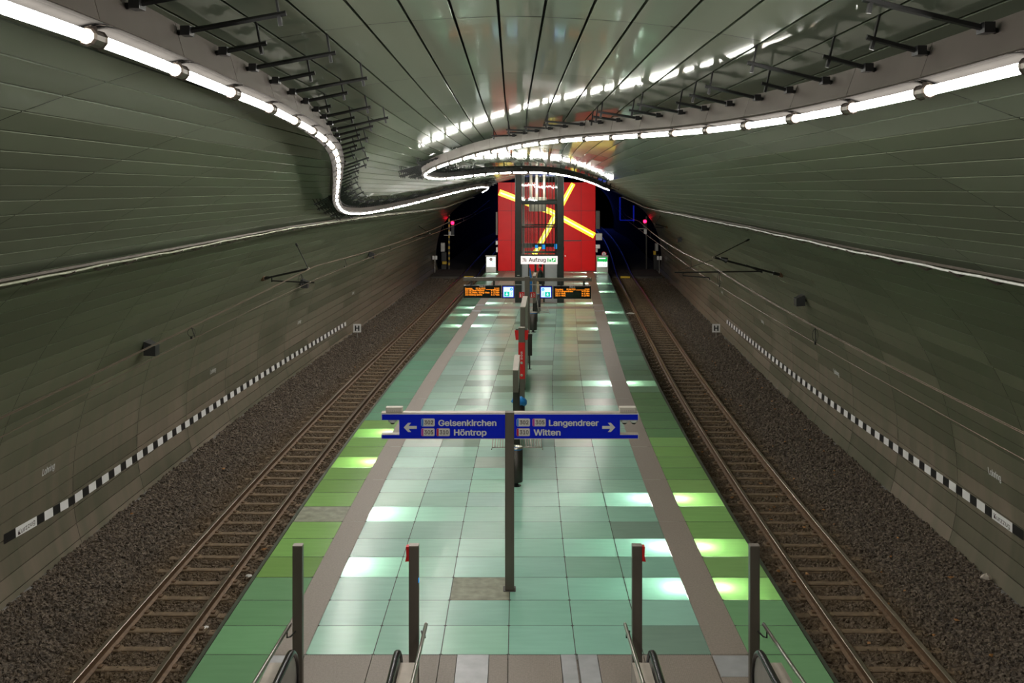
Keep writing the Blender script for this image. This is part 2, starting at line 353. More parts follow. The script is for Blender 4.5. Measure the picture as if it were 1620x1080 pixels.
# back wall behind the viewer and the dark running tunnel beyond the station
mb = MB(); mb.add([(-9, -9.5, -1), (9, -9.5, -1), (9, -9.5, 8), (-9, -9.5, 8)], [(0, 1, 2, 3)]); struct(mb.obj('wall_back', 'dark'))
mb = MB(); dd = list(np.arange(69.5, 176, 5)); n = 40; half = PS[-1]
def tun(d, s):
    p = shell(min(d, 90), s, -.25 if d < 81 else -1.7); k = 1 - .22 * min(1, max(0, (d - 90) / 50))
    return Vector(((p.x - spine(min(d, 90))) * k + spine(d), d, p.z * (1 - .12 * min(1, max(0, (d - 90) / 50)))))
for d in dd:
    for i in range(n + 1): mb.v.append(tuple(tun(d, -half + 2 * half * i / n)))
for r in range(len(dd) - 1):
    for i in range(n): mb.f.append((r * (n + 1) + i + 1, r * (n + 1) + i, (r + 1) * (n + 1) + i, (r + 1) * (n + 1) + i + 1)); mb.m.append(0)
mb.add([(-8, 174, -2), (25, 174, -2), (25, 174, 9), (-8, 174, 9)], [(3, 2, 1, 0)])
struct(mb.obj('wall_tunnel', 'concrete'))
# kerb at the foot of each wall
for sd, nm in ((-1, 'baseboard_left'), (1, 'baseboard_right')):
    mb = MB(); pts = np.arange(-9, 82, 1.0); vs = []; fs = []
    for d in pts:
        c = spine(d); jz = rng.normal(0, .006); jx = rng.normal(0, .008)
        vs += [(c + sd * 8.30, d, -.7), (c + sd * 8.30, d, -.535 + jz), (c + sd * (8.215 + jx), d, -.53 + jz), (c + sd * (8.20 + jx), d, -.7)]
    for i in range(len(pts) - 1):
        for q in range(3): fs.append((i * 4 + q, i * 4 + q + 1, i * 4 + q + 5, i * 4 + q + 4))
    mb.add(vs, fs); struct(mb.obj(nm, 'kerb'))

# ------------------------------------------------------------------ platform
ROW0 = 14.37; RP = .925
CX = [-2.80, -1.885, -.97, -.055, .86, 1.775, 2.69]
EL, ER = (-4.17, -3.24), (3.20, 4.12)
def build_platform():
    mb = MB(); tint = []
    def quad(x0, x1, d0, d1, z, mi, col):
        c0, c1 = spine(d0), spine(d1)
        mb.add([(x0 + c0, d0, z), (x1 + c0, d0, z), (x1 + c1, d1, z), (x0 + c1, d1, z)], [(0, 1, 2, 3)], mi); tint.extend([col] * 4)
    nrow = int((73.4 - ROW0) / RP) + 1
    dull = {(-2, 2): 0, (2, 2): 1, (6, -1): 1, (13, 2): 1}
    pale = {(12, 0), (10, 2), (12, 4), (17, 5), (27, 4), (37, 5), (26, 1), (28, 4), (22, 1), (26, 0), (44, 4), (31, 1)}
    for r in range(-11, nrow):
        d0 = ROW0 + r * RP; d1 = d0 + RP
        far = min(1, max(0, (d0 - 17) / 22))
        for c in range(-1, 7):
            if c == -1: x0, x1 = EL
            elif c == 6: x0, x1 = ER
            else: x0, x1 = CX[c], CX[c + 1]
            if r < 0 and 0 <= c <= 5: continue
            if r in (41,) and 0 <= c <= 5: continue                   # stone cross band
            if c in (-1, 6):
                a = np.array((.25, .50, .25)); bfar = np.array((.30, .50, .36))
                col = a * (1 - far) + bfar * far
                if c == -1 and (3 <= r <= 14): col = np.array((.33, .60, .17)) * (.9 + .2 * rng.random())
                if c == -1 and 15 <= r <= 24: col = np.array((.26, .53, .36))
                if c == 6 and 2 <= r <= 12: col = np.array((.35, .62, .21))
                if c == 6 and 12 < r <= 18: col = np.array((.21, .40, .19))
            else:
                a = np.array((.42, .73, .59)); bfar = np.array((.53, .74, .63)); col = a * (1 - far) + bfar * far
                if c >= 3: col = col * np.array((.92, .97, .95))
            col = col * (1 + rng.normal(0, .07)) * (1 + rng.normal(0, .018, 3))
            if (r, c) in pale: col = np.array((.60, .72, .63))
            elif rng.random() < (.04 if r < 8 else .10) and 0 <= c <= 5: col = np.array((.34, .50, .40)) * .85
            mi = 0
            if (r, c) in dull or (r > 42 and c in (1, 2) and d0 > 55): mi = 1
            g = .009 if c in (-1, 6) else .006
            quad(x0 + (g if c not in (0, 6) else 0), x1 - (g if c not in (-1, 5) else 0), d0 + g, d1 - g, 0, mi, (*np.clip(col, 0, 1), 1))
            if d0 < 40 and r >= 0:
                for xx in ((x0, x1) if c in (-1, 6) else (x0,)):
                    cc = spine(d0); q = .035
                    if c == -1 and xx == x0 or c == 6 and xx == x1: continue
                    mb.add([(xx + cc - q, d0, .0015), (xx + cc, d0 - q * .8, .0015), (xx + cc + q, d0, .0015), (xx + cc, d0 + q * .8, .0015)], [(0, 1, 2, 3)], 2); tint.extend([(0, 0, 0, 1)] * 4)
    # joists under every joint (they also part the light boxes) and the box lining
    for r in range(-11, nrow + 1):
        d = ROW0 + r * RP; c = spine(d)
        for x0, x1 in (EL, (CX[0], CX[-1]), ER):
            if r < 0 and x0 == CX[0]: continue
            mb.box(x0 + c, x1 + c, d - .016, d + .016, -.30, -.004, 3); tint.extend([(0, 0, 0, 1)] * 8)
            if True: mb.add([(x0 + c, d - .016, -.0035), (x1 + c, d - .016, -.0035), (x1 + c, d + .016, -.0035), (x0 + c, d + .016, -.0035)], [(0, 1, 2, 3)], 2); tint.extend([(0, 0, 0, 1)] * 4)
    ds = [ROW0 + r * RP for r in range(-11, nrow + 1)]
    for i in range(len(ds) - 1):
        d0, d1 = ds[i], ds[i + 1]; c0, c1 = spine(d0), spine(d1)
        mb.add([(EL[0] + c0, d0, -.3), (ER[1] + c0, d0, -.3), (ER[1] + c1, d1, -.3), (EL[0] + c1, d1, -.3)], [(0, 1, 2, 3)], 3); tint.extend([(0, 0, 0, 1)] * 4)
        if d0 >= ROW0 - .01:
            for xx in CX[1:-1]:
                mb.add([(xx + c0 - .012, d0, -.0035), (xx + c0 + .012, d0, -.0035), (xx + c1 + .012, d1, -.0035), (xx + c1 - .012, d1, -.0035)], [(0, 1, 2, 3)], 2); tint.extend([(0, 0, 0, 1)] * 4)
    o = struct(mb.obj('floor', ['glass', 'dull', 'pad', 'cavity']))
    a = o.data.color_attributes.new('glass_tint', 'FLOAT_COLOR', 'POINT'); a.data.foreach_set('color', np.array(tint, dtype=np.float32).ravel())
    # stone bands with joints every few metres, edge profile, cross band
    for nm, x0, x1, zz in (('trim_1', EL[1], CX[0], .002), ('trim_2', CX[-1], ER[0], .002)):
        mb = MB(); dd = np.arange(14.37, 73.4, 2.775)
        for d in dd:
            if d < 13.2: continue
            a_, b_ = d + .004, min(d + 2.771, 73.6); k = 3
            for i in range(k):
                p, q = a_ + (b_ - a_) * i / k, a_ + (b_ - a_) * (i + 1) / k
                mb.add([(x0 + spine(p) + .004, p, zz), (x1 + spine(p) - .004, p, zz), (x1 + spine(q) - .004, q, zz), (x0 + spine(q) + .004, q, zz)], [(0, 1, 2, 3)])
            mb.add([(x0 + spine(d), d - .02, zz - .006), (x1 + spine(d), d - .02, zz - .006), (x1 + spine(d), d + .02, zz - .006), (x0 + spine(d), d + .02, zz - .006)], [(0, 1, 2, 3)])
            for xx in (x0, x1):
                mb.add([(xx + spine(a_), a_, -.3), (xx + spine(b_), b_, -.3), (xx + spine(b_), b_, zz), (xx + spine(a_), a_, zz)], [(0, 1, 2, 3)])
        struct(mb.obj(nm, 'stone'))
    mb = MB(); d0 = ROW0 + 41 * RP; c = spine(d0); mb.box(CX[0] + c, CX[-1] + c, d0 + .01, d0 + RP - .01, -.02, .003); struct(mb.obj('trim_3', 'stone'))
    mb = MB()                                                           # pale plates let into the bands
    for d0, d1 in ((13.72, 14.33), (51.2, 51.7), (53.5, 54.0)):
        for x0, x1 in ((EL[1], CX[0]), (CX[-1], ER[0])):
            c = spine(d0); mb.box(x0 + c + .01, x1 + c - .01, d0, d1, 0, .006)
    struct(mb.obj('trim_4', 'plate'))
    for nm, x, sg in (('trim_5', EL[0], -1), ('trim_6', ER[1], 1)):     # platform edge
        mb = MB(); dd = np.arange(4, 74.5, 1.7); vs = []; fs = []
        for d in dd:
            c = spine(d); vs += [(x + c, d, .003), (x + c + sg * .055, d, .003), (x + c + sg * .06, d, -.06), (x + c + sg * .0, d, -.07), (x + c, d, -.8)]
        for i in range(len(dd) - 1):
            for q in range(4): fs.append((i * 5 + q, i * 5 + q + 1, i * 5 + q + 6, i * 5 + q + 5))
        mb.add(vs, fs); struct(mb.obj(nm, 'edge'))
    mb = MB(); d = 73.6; c = spine(d); mb.box(EL[0] + c, ER[1] + c, d, d + .1, -.8, -.01); struct(mb.obj('trim_7', 'stone'))
    # landing in front of the escalators: ribbed plates and two smooth pale plates
    mb = MB()
    for x0, x1 in ((-3.24, -2.80), (-2.80, -1.885), (-1.885, -.97), (-.97, -.74), (-.31, -.055), (-.055, .655), (1.15, 1.775), (1.775, 2.69), (2.69, 3.20)):
        nn = max(2, int((x1 - x0) / .025)); wd = (x1 - x0 - .012) / nn
        mb.box(x0 + .006, x1 - .006, 9.5, 14.355, -.06, -.001)
        for i in range(nn): mb.box(x0 + .006 + i * wd, x0 + .006 + (i + .55) * wd, 9.5, 14.355, -.001, .003)
    mb.box(-3.24, 3.2, 9.5, 14.36, -.3, -.065); struct(mb.obj('trim_8', 'stone'))
    mb = MB()
    for x0, x1 in ((-.74, -.31), (.655, .86), (.885, 1.15)): mb.box(x0 + .004, x1 - .004, 9.5, 14.355, -.06, .005)
    struct(mb.obj('trim_9', 'plate'))
build_platform()
# spot lamps under the glass, beside the stone bands
def floor_lamp(x, d, p=1.0):
    l = bpy.data.lights.new('under_floor_spot', 'POINT'); l.energy = LAMP * p; l.color = (.93, 1, .95); l.shadow_soft_size = .07
    o = bpy.data.objects.new('under_floor_spot', l); COL.objects.link(o)
    r = round((d - ROW0) / RP - .5); d = ROW0 + (r + .55) * RP
    o.location = (x + spine(d), d, -.14)
for d in (20.5, 17.6, 50.2, 46.3, 55.0): floor_lamp(CX[0] + .07, d)
for d in (24.4, 27.2, 46.4, 50.0, 52.9, 71.5, 62): floor_lamp(EL[1] - .06, d)
for d in (21.3, 18.5, 16.6, 33.7, 45.3, 55.0, 60, 65, 69, 72): floor_lamp(CX[-1] - .07, d)
for d in (21.4, 18.6, 16.7, 33.7, 47.1, 51.2, 60.5, 65, 71.8): floor_lamp(ER[0] + .06, d)

# ------------------------------------------------------------------ track bed, tracks
def track_x(d, sd):
    b = 0
    if d > 75: b = (.6 if sd > 0 else -.45) * math.sin(min(1, (d - 75) / 80) * math.pi)
    return spine(d) + sd * 5.42 + b
def build_ballast():
    dd = np.r_[np.arange(3, 60, 1.0), np.arange(60, 79, 3)]; xs_ = [4.0, 4.6, 5.0, 5.4, 5.85, 6.3, 6.9, 7.6, 8.25]
    mb = MB()
    for sd in (-1, 1):
        vs = []; fs = []; n = len(xs_)
        for d in dd:
            for x in xs_:
                z = -.56 + .02 * math.sin(d * 1.7 + x * 3) * math.sin(x * 5 + d * .6) + (.03 if x > 6.6 else 0)
                vs.append((spine(d) + sd * x, d, z))
        for i in range(len(dd) - 1):
            for q in range(n - 1):
                f = (i * n + q, i * n + q + 1, (i + 1) * n + q + 1, (i + 1) * n + q); fs.append(f if sd > 0 else f[::-1])
        mb.add(vs, fs)
    m = bpy.data.materials.new('ballast stone'); m.use_nodes = True; nt = m.node_tree; b = nt.nodes['Principled BSDF']; L = nt.links.new; N = nt.nodes.new
    geo = N('ShaderNodeNewGeometry'); at_ = N('ShaderNodeAttribute'); at_.attribute_name = 'rusty'
    oi = N('ShaderNodeObjectInfo')
    tc = N('ShaderNodeTexCoord'); n1 = N('ShaderNodeTexNoise'); n1.inputs['Scale'].default_value = 14; L(geo.outputs['Position'], n1.inputs['Vector'])
    sep = N('ShaderNodeSeparateXYZ'); L(geo.outputs['Position'], sep.inputs[0])
    c1 = N('ShaderNodeMix'); c1.data_type = 'RGBA'; c1.inputs[6].default_value = (.044, .033, .025, 1); c1.inputs[7].default_value = (.188, .145, .109, 1)
    n2 = N('ShaderNodeTexWhiteNoise'); sn = N('ShaderNodeVectorMath'); sn.operation = 'SNAP'; sn.inputs[1].default_value = (.05, .05, .05); L(geo.outputs['Position'], sn.inputs[0]); L(sn.outputs[0], n2.inputs['Vector'])
    L(n2.outputs['Value'], c1.inputs[0])
    c2 = N('ShaderNodeMix'); c2.data_type = 'RGBA'; c2.blend_type = 'MIX'; L(c1.outputs[2], c2.inputs[6]); c2.inputs[7].default_value = (.105, .066, .030, 1)
    # rust and brake dust lie between and beside the rails: distance from the track axis
    ax = N('ShaderNodeMath'); ax.operation = 'ABSOLUTE'
    yc = N('ShaderNodeMapRange'); yc.inputs[1].default_value = 26; yc.inputs[2].default_value = 73; yc.inputs[3].default_value = 0; yc.inputs[4].default_value = 2.4; L(sep.outputs[1], yc.inputs[0])
    sb = N('ShaderNodeMath'); sb.operation = 'SUBTRACT'; L(sep.outputs[0], sb.inputs[0]); L(yc.outputs[0], sb.inputs[1]); L(sb.outputs[0], ax.inputs[0])
    s2 = N('ShaderNodeMath'); s2.operation = 'SUBTRACT'; L(ax.outputs[0], s2.inputs[0]); s2.inputs[1].default_value = 5.42
    a2 = N('ShaderNodeMath'); a2.operation = 'ABSOLUTE'; L(s2.outputs[0], a2.inputs[0])
    mr = N('ShaderNodeMapRange'); mr.inputs[1].default_value = .75; mr.inputs[2].default_value = 1.35; mr.inputs[3].default_value = .75; mr.inputs[4].default_value = 0; L(a2.outputs[0], mr.inputs[0])
    n4 = N('ShaderNodeTexNoise'); n4.inputs['Scale'].default_value = 1.6; L(geo.outputs['Position'], n4.inputs['Vector'])
    mm = N('ShaderNodeMath'); mm.operation = 'MULTIPLY'; L(mr.outputs[0], mm.inputs[0]); L(n4.outputs['Fac'], mm.inputs[1])
    m5 = N('ShaderNodeMath'); m5.operation = 'MULTIPLY'; m5.inputs[1].default_value = 1.5; m5.use_clamp = True; L(mm.outputs[0], m5.inputs[0])
    L(m5.outputs[0], c2.inputs[0]); L(c2.outputs[2], b.inputs['Base Color']); b.inputs['Roughness'].default_value = .85
    bp = N('ShaderNodeBump'); bp.inputs['Strength'].default_value = .8; bp.inputs['Distance'].default_value = .03
    vo = N('ShaderNodeTexVoronoi'); vo.inputs['Scale'].default_value = 22; L(geo.outputs['Position'], vo.inputs['Vector']); L(vo.outputs['Distance'], bp.inputs['Height']); L(bp.outputs[0], b.inputs['Normal'])
    M['ballast'] = m
    o = stuff(mb.obj('ballast', 'ballast')); tag(o, 'dark brown crushed stone ballast in both track beds', 'ballast')
    ng = bpy.data.node_groups.new('stones', 'GeometryNodeTree'); ng.interface.new_socket('Geometry', in_out='INPUT', socket_type='NodeSocketGeometry'); ng.interface.new_socket('Geometry', in_out='OUTPUT', socket_type='NodeSocketGeometry')
    N = ng.nodes.new; L = ng.links.new
    gi = N('NodeGroupInput'); go = N('NodeGroupOutput'); dp = N('GeometryNodeDistributePointsOnFaces'); ps = N('GeometryNodeInputPosition'); sx = N('ShaderNodeSeparateXYZ'); L(ps.outputs[0], sx.inputs[0])
    mr = N('ShaderNodeMapRange'); mr.inputs[1].default_value = 16; mr.inputs[2].default_value = 62; mr.inputs[3].default_value = 290; mr.inputs[4].default_value = 40; L(sx.outputs[1], mr.inputs[0]); L(mr.outputs[0], dp.inputs['Density'])
    L(gi.outputs[0], dp.inputs[0])
    ico = N('GeometryNodeMeshIcoSphere'); ico.inputs[0].default_value = .040; ico.inputs[1].default_value = 2
    sp = N('GeometryNodeSetPosition'); nz = N('ShaderNodeTexNoise'); nz.inputs['Scale'].default_value = 22; nz.inputs['Detail'].default_value = 1
    vm = N('ShaderNodeVectorMath'); vm.operation = 'SUBTRACT'; vm.inputs[1].default_value = (.5, .5, .5); L(nz.outputs['Color'], vm.inputs[0])
    vs = N('ShaderNodeVectorMath'); vs.operation = 'SCALE'; vs.inputs['Scale'].default_value = .075; L(vm.outputs[0], vs.inputs[0])
    L(ico.outputs[0], sp.inputs[0]); L(vs.outputs[0], sp.inputs['Offset'])
    sm_ = N('GeometryNodeSetMaterial'); sm_.inputs['Material'].default_value = m; L(sp.outputs[0], sm_.inputs[0])
    ip = N('GeometryNodeInstanceOnPoints'); L(dp.outputs[0], ip.inputs[0]); L(sm_.outputs[0], ip.inputs['Instance'])
    rv = N('FunctionNodeRandomValue'); rv.data_type = 'FLOAT_VECTOR'; rv.inputs[0].default_value = (0, 0, 0); rv.inputs[1].default_value = (6.28, 6.28, 6.28); L(rv.outputs[0], ip.inputs['Rotation'])
    rs = N('FunctionNodeRandomValue'); rs.data_type = 'FLOAT_VECTOR'; rs.inputs[0].default_value = (.6, .6, .5); rs.inputs[1].default_value = (1.45, 1.35, 1.1); rs.inputs['Seed'].default_value = 4; L(rs.outputs[0], ip.inputs['Scale'])
    jg = N('GeometryNodeJoinGeometry'); L(gi.outputs[0], jg.inputs[0]); L(ip.outputs[0], jg.inputs[0]); L(jg.outputs[0], go.inputs[0])
    md = o.modifiers.new('stones', 'NODES'); md.node_group = ng
build_ballast()
mb = MB(); dd = np.arange(76, 176, 5.0)
for i in range(len(dd) - 1):
    a, b = dd[i], dd[i + 1]; mb.add([(spine(a) - 8.6, a, -.6), (spine(a) + 8.6, a, -.6), (spine(b) + 8.6, b, -.6), (spine(b) - 8.6, b, -.6)], [(0, 1, 2, 3)])
    if i == 0: mb.add([(spine(a) - 5, a - 2.2, -.6), (spine(a) + 5, a - 2.2, -.6), (spine(a) + 5, a, -.6), (spine(a) - 5, a, -.6)], [(0, 1, 2, 3)])
struct(mb.obj('floor_tunnel', 'tunfloor'))
RAIL = [(-.065, -.155), (.065, -.155), (.065, -.145), (.014, -.125), (.012, -.045), (.034, -.03), (.036, -.006), (.028, 0), (-.028, 0), (-.036, -.006), (-.034, -.03), (-.012, -.045), (-.014, -.125), (-.065, -.145)]
for sd, nm in ((-1, 'left'), (1, 'right')):
    t = thing('railway_track', f'metre gauge track with rusty sleepers on the {nm} side of the platform', 'railway track', (track_x(20, sd), 20, -.5))
    dd = np.r_[np.arange(6, 80, 1.2), np.arange(80, 172, 3.0)]
    for r in (-1, 1):
        mb = MB(); n = len(RAIL); vs = []; fs = []; ms = []
        for d in dd:
            x = track_x(d, sd) + r * .53
            vs += [(x + a, d, -.35 + b) for a, b in RAIL]
        for i in range(len(dd) - 1):
            for q in range(n):
                mb.m.append(1 if q in (6, 7, 8) else 0); mb.f.append((i * n + q, i * n + (q + 1) % n, (i + 1) * n + (q + 1) % n, (i + 1) * n + q)[::-1])
        mb.v = [tuple(v) for v in vs]; mb.obj('rail', ['rail', 'railhead'], t)
    sl = MB()
    sl.box(-.93, .93, -.085, .085, -.12, -.02, 0, .02); sl.box(-.40, .40, -.07, .07, -.02, .008, 0, .025)
    for q in (-1, 1):
        sl.box(q * .53 - .17, q * .53 + .17, -.10, .10, -.02, .02, 0, .02)
        for p in (-1, 1): sl.box(q * .53 + p * .10 - .03, q * .53 + p * .10 + .03, -.05, .05, .02, .05, 1, .01)
    first = None; rest = MB(); k = 0
    d = 10.6
    while d < 79:
        x = track_x(d, sd); a = -math.atan(.051 * min(1, max(0, (d - 12) / 28)))
        loc = Vector((x, d + rng.normal(0, .012), -.515))
        if k < 100:
            if first is None: first = sl.obj('sleeper', ['sleeper', 'rail'], t); o = first
            else: o = first.copy(); COL.objects.link(o)
            o.location = loc - t.location; o.parent = t; o.matrix_parent_inverse = Matrix(); o.rotation_euler = (0, 0, a)
        else: rest.add([Vector(v) + loc for v in sl.v], sl.f)
        k += 1; d += .637
    if rest.v: stuff(rest.obj('far_sleepers', 'sleeper', t))
    # level walkway slab across the far end of the bed with a yellow plate
    c = thing('track_crossing_slab', f'dark walkway slab crossing the far end of the {nm} track', 'crossing slab', (spine(74) + sd * 6.2, 74.4, -.5))
    for a, b in ((4.5, 4.86), (4.98, 5.86), (5.98, 8.0)): MB().box(spine(74) + sd * a, spine(74) + sd * b, 73.6, 79, -.56, -.40, 0, .03).obj('slab_section', 'tunfloor', c)
    MB().box(spine(73.5) + sd * 5.42 - .33, spine(73.5) + sd * 5.42 + .33, 73.4, 73.58, -.50, -.36, 0, .02).obj('yellow_plate', 'yellow', c)
mb = MB(); n_l = 90
for i in range(n_l):
    sd = 1 if random.random() < .8 else -1; d = random.uniform(14, 50); x = spine(d) + sd * random.uniform(4.6, 8.1); z = -.49; r = random.uniform(.03, .06); a = random.random() * 6.28
    q = [(math.cos(a) * r, math.sin(a) * r, .02), (math.cos(a + 1.3) * r * .7, math.sin(a + 1.3) * r * .7, .0), (math.cos(a + 3.1) * r, math.sin(a + 3.1) * r, .025), (math.cos(a + 4.6) * r * .7, math.sin(a + 4.6) * r * .7, .01)]
    mb.add([(x + p[0], d + p[1], z + p[2]) for p in q] + [(x, d, z + .035)], [(0, 1, 4), (1, 2, 4), (2, 3, 4), (3, 0, 4)])
tag(stuff(mb.obj('fallen_leaves', 'leafm')), 'scattered dry brown leaves lying on the ballast', 'leaves')
def litter(name, u, v, h, r, m_, label, cat, flat=.6):
    d = (CZ - h) * F / (v - HZ); p = at(u, v, d); mb = MB()
    vs = []; n = 9
    mb.lathe((0, 0, 0), [(r * .5, 0), (r * (.9 + .1 * random.random()), r * flat * .4), (r * .8, r * flat * .8), (r * .3, r * flat)], n)
    mb.v = [(x * random.uniform(.75, 1.25), y * random.uniform(.75, 1.25), z * random.uniform(.8, 1.2)) for x, y, z in mb.v]
    o = mb.obj(name, m_); o.location = (p.x, d, h); return tag(o, label, cat)
litter('paper_scrap', 394, 912, -.53, .06, 'paper', 'crumpled white scrap beside the left platform edge, farther of two', 'litter')
litter('paper_scrap', 324, 995, -.53, .07, 'paper', 'crumpled white scrap beside the left platform edge, nearer of two', 'litter')
litter('paper_sheet', 1000, 496, -.53, .28, 'paper', 'flat white sheet lying beside the right platform edge', 'litter', .12)
litter('crumpled_bag', 1560, 918, -.53, .09, 'beige', 'crumpled brown paper bag at the foot of the right wall', 'litter', 1.2)

# ------------------------------------------------------------------ the two winding light ribbons
LP_ = [(0, 2), (147, 48), (277, 104), (363, 141), (422, 163), (463, 186), (493, 201), (512, 217), (525, 226), (533, 245), (536, 262), (535, 285), (532, 310), (533, 322), (540, 332), (552, 337), (575, 337), (610, 331), (650, 322), (700, 309), (740, 299), (762, 295), (773, 296), (770, 300), (760, 305)]
RP_ = [(1620, 98), (1480, 136), (1360, 163), (1269, 182), (1195, 193), (1128, 202), (1068, 208), (1024, 211), (972, 215), (932, 217), (890, 220), (850, 225), (800, 234), (760, 242), (720, 254), (690, 264), (672, 273), (670, 277), (680, 281), (700, 282), (740, 278), (790, 273), (830, 272), (870, 273), (905, 279), (940, 290), (955, 297), (971, 303)]
OFF = .31
def build_ribbon(pix, name, label, s_near):
    ds = [hit(u, v, OFF) for u, v in pix]
    pts = [(-1.5, s_near), (0.5, s_near)] + ds
    # dense, evenly spaced, smoothed path in (depth, arc)
    P3 = [shell(d, s, OFF) for d, s in pts]
    cum = np.r_[0, np.cumsum([(P3[i + 1] - P3[i]).length for i in range(len(P3) - 1)])]
    tt = np.arange(0, cum[-1], .2); D = np.interp(tt, cum, [p[0] for p in pts]); A = np.interp(tt, cum, [p[1] for p in pts])
    k = np.exp(-np.linspace(-2, 2, 15) ** 2); k /= k.sum()
    def sm(v): return np.convolve(np.r_[2 * v[0] - v[7:0:-1], v, 2 * v[-1] - v[-2:-9:-1]], k, 'valid')
    D, A = sm(sm(D)), sm(sm(A)); n = len(D)
    pos = lambda i, off: shell(D[i], A[i], off)
    t = thing(name, label, 'light', tuple(shell(D[20], A[20], 0)))
    fr = []
    for i in range(n):
        T = (pos(min(i + 1, n - 1), OFF) - pos(max(i - 1, 0), OFF)).normalized(); Nn = inward(D[i], A[i]); fr.append((T, Nn, T.cross(Nn).normalized()))
    seg = 6                                                              # 1.2 m lamps
    hs = MB(); lips = MB()
    for j in range(0, n - seg, seg):
        a, b = j, j + seg; pa = pos(a, 0); pb = pos(b, 0)
        # fascia segment: a thin box standing off the cladding, slightly gapped from the next
        sh = .004
        ring = []
        for i in range(a, b + 1, 2):
            T, Nn, B = fr[i]; p = pos(i, 0)
            if i == a: p = p + T * sh
            if i == b: p = p - T * sh
            ring.append([p + Nn * .07 - B * .035, p + Nn * .07 + B * .035, p + Nn * .265 + B * .045, p + Nn * .305 + B * .095, p + Nn * .30 + B * .085, p + Nn * .285 + B * .04, p + Nn * .285 - B * .04, p + Nn * .30 - B * .085, p + Nn * .305 - B * .095, p + Nn * .265 - B * .045])
        m = 10; vs = sum(ring, []); fs = [tuple(range(m)), tuple(range(len(vs) - 1, len(vs) - m - 1, -1))]
        for r in range(len(ring) - 1):
            for q in range(m): fs.append((r * m + q, (r + 1) * m + q, (r + 1) * m + (q + 1) % m, r * m + (q + 1) % m))
        hs.add(vs, fs); hs.m[-(len(fs) - 2):] = [1 if 3 <= (f_ % m) <= 7 else 0 for f_ in range(len(fs) - 2)]
        # sockets at both ends of each lamp
        T, Nn, B = fr[a]; p = pos(a, OFF + .025); lips = MB()
        lips.tube([p - T * .075, p - T * .06, p - T * .05, p + T * .05, p + T * .06, p + T * .075], [.034, .043, .036, .036, .043, .034], 10); lips.bar(pos(a, .27), p, .03, .06); lips.obj('lamp_socket', 'socket', t)
        mb = MB(); pp = []
        for i in range(a, b + 1, 2):
            q = pos(i, OFF + .025)
            if i == a: q = q + fr[i][0] * .07
            if i == b: q = q - fr[i][0] * .07
            pp.append(q)
        mb.tube(pp, .025, 8); mb.obj('fluorescent_tube', 'tube', t, True)
    hs.obj('housing', ['housing', 'trough'], t)
    # hanger brackets: rod down from the panel joint, arm across to the ribbon, clamp
    order = []
    for i in range(10, n - 3, 2):
        T, Nn, B = fr[i]; lat = abs((shell(D[i], A[i] + .1, 0) - shell(D[i], A[i], 0)).normalized().dot(T))
        sides = (-1, 1) if (lat > .35 or D[i] > 25) else ((-1,) if A[i] > 0 else (1,))
        if D[i] < 24 and lat < .35 and i % 4: continue
        for sd in sides: order.append((D[i], i, sd))
    order.sort(); rest = MB(); cnt = 0
    for dpt, i, sd in order:
        T, Nn, B = fr[i]; ln = .32 + .34 * ((i * 7) % 5) / 5; d, s = D[i], A[i]
        s2 = s + sd * ln; s2 = (round((s2 + .06 - PITCH / 2) / PITCH)) * PITCH - .06 + PITCH / 2     # the nearest joint
        if abs(s2 - s) < .12: s2 += sd * PITCH
        mb = MB(); e = shell(d, s2, .13); c0 = shell(d, s, .13)
        q = e + (e - c0).normalized() * .04
        mb.tube([shell(d, s2, -.01), shell(d, s2, .13)], .009, 5); mb.tube([q, c0], .016, 5)
        m_ = c0 + (e - c0).normalized() * .09
        mb.bar(m_ - Vector((0, .045, 0)), m_ + Vector((0, .045, 0)), .05, .05); mb.tube([e, shell(d, s2, .19)], .014, 5)
        if cnt < 100: mb.obj('hanger_bracket', 'black', t)
        else: rest.add(mb.v, mb.f)
        cnt += 1
    if rest.v: stuff(rest.obj('far_hanger_brackets', 'black', t))
build_ribbon(LP_, 'light_ribbon', 'winding fluorescent light ribbon hung under the left half of the ceiling', hit(0, 2, OFF)[1])
build_ribbon(RP_, 'light_ribbon', 'winding fluorescent light ribbon sweeping from the right across to the red lift wall', hit(1620, 98, OFF)[1])

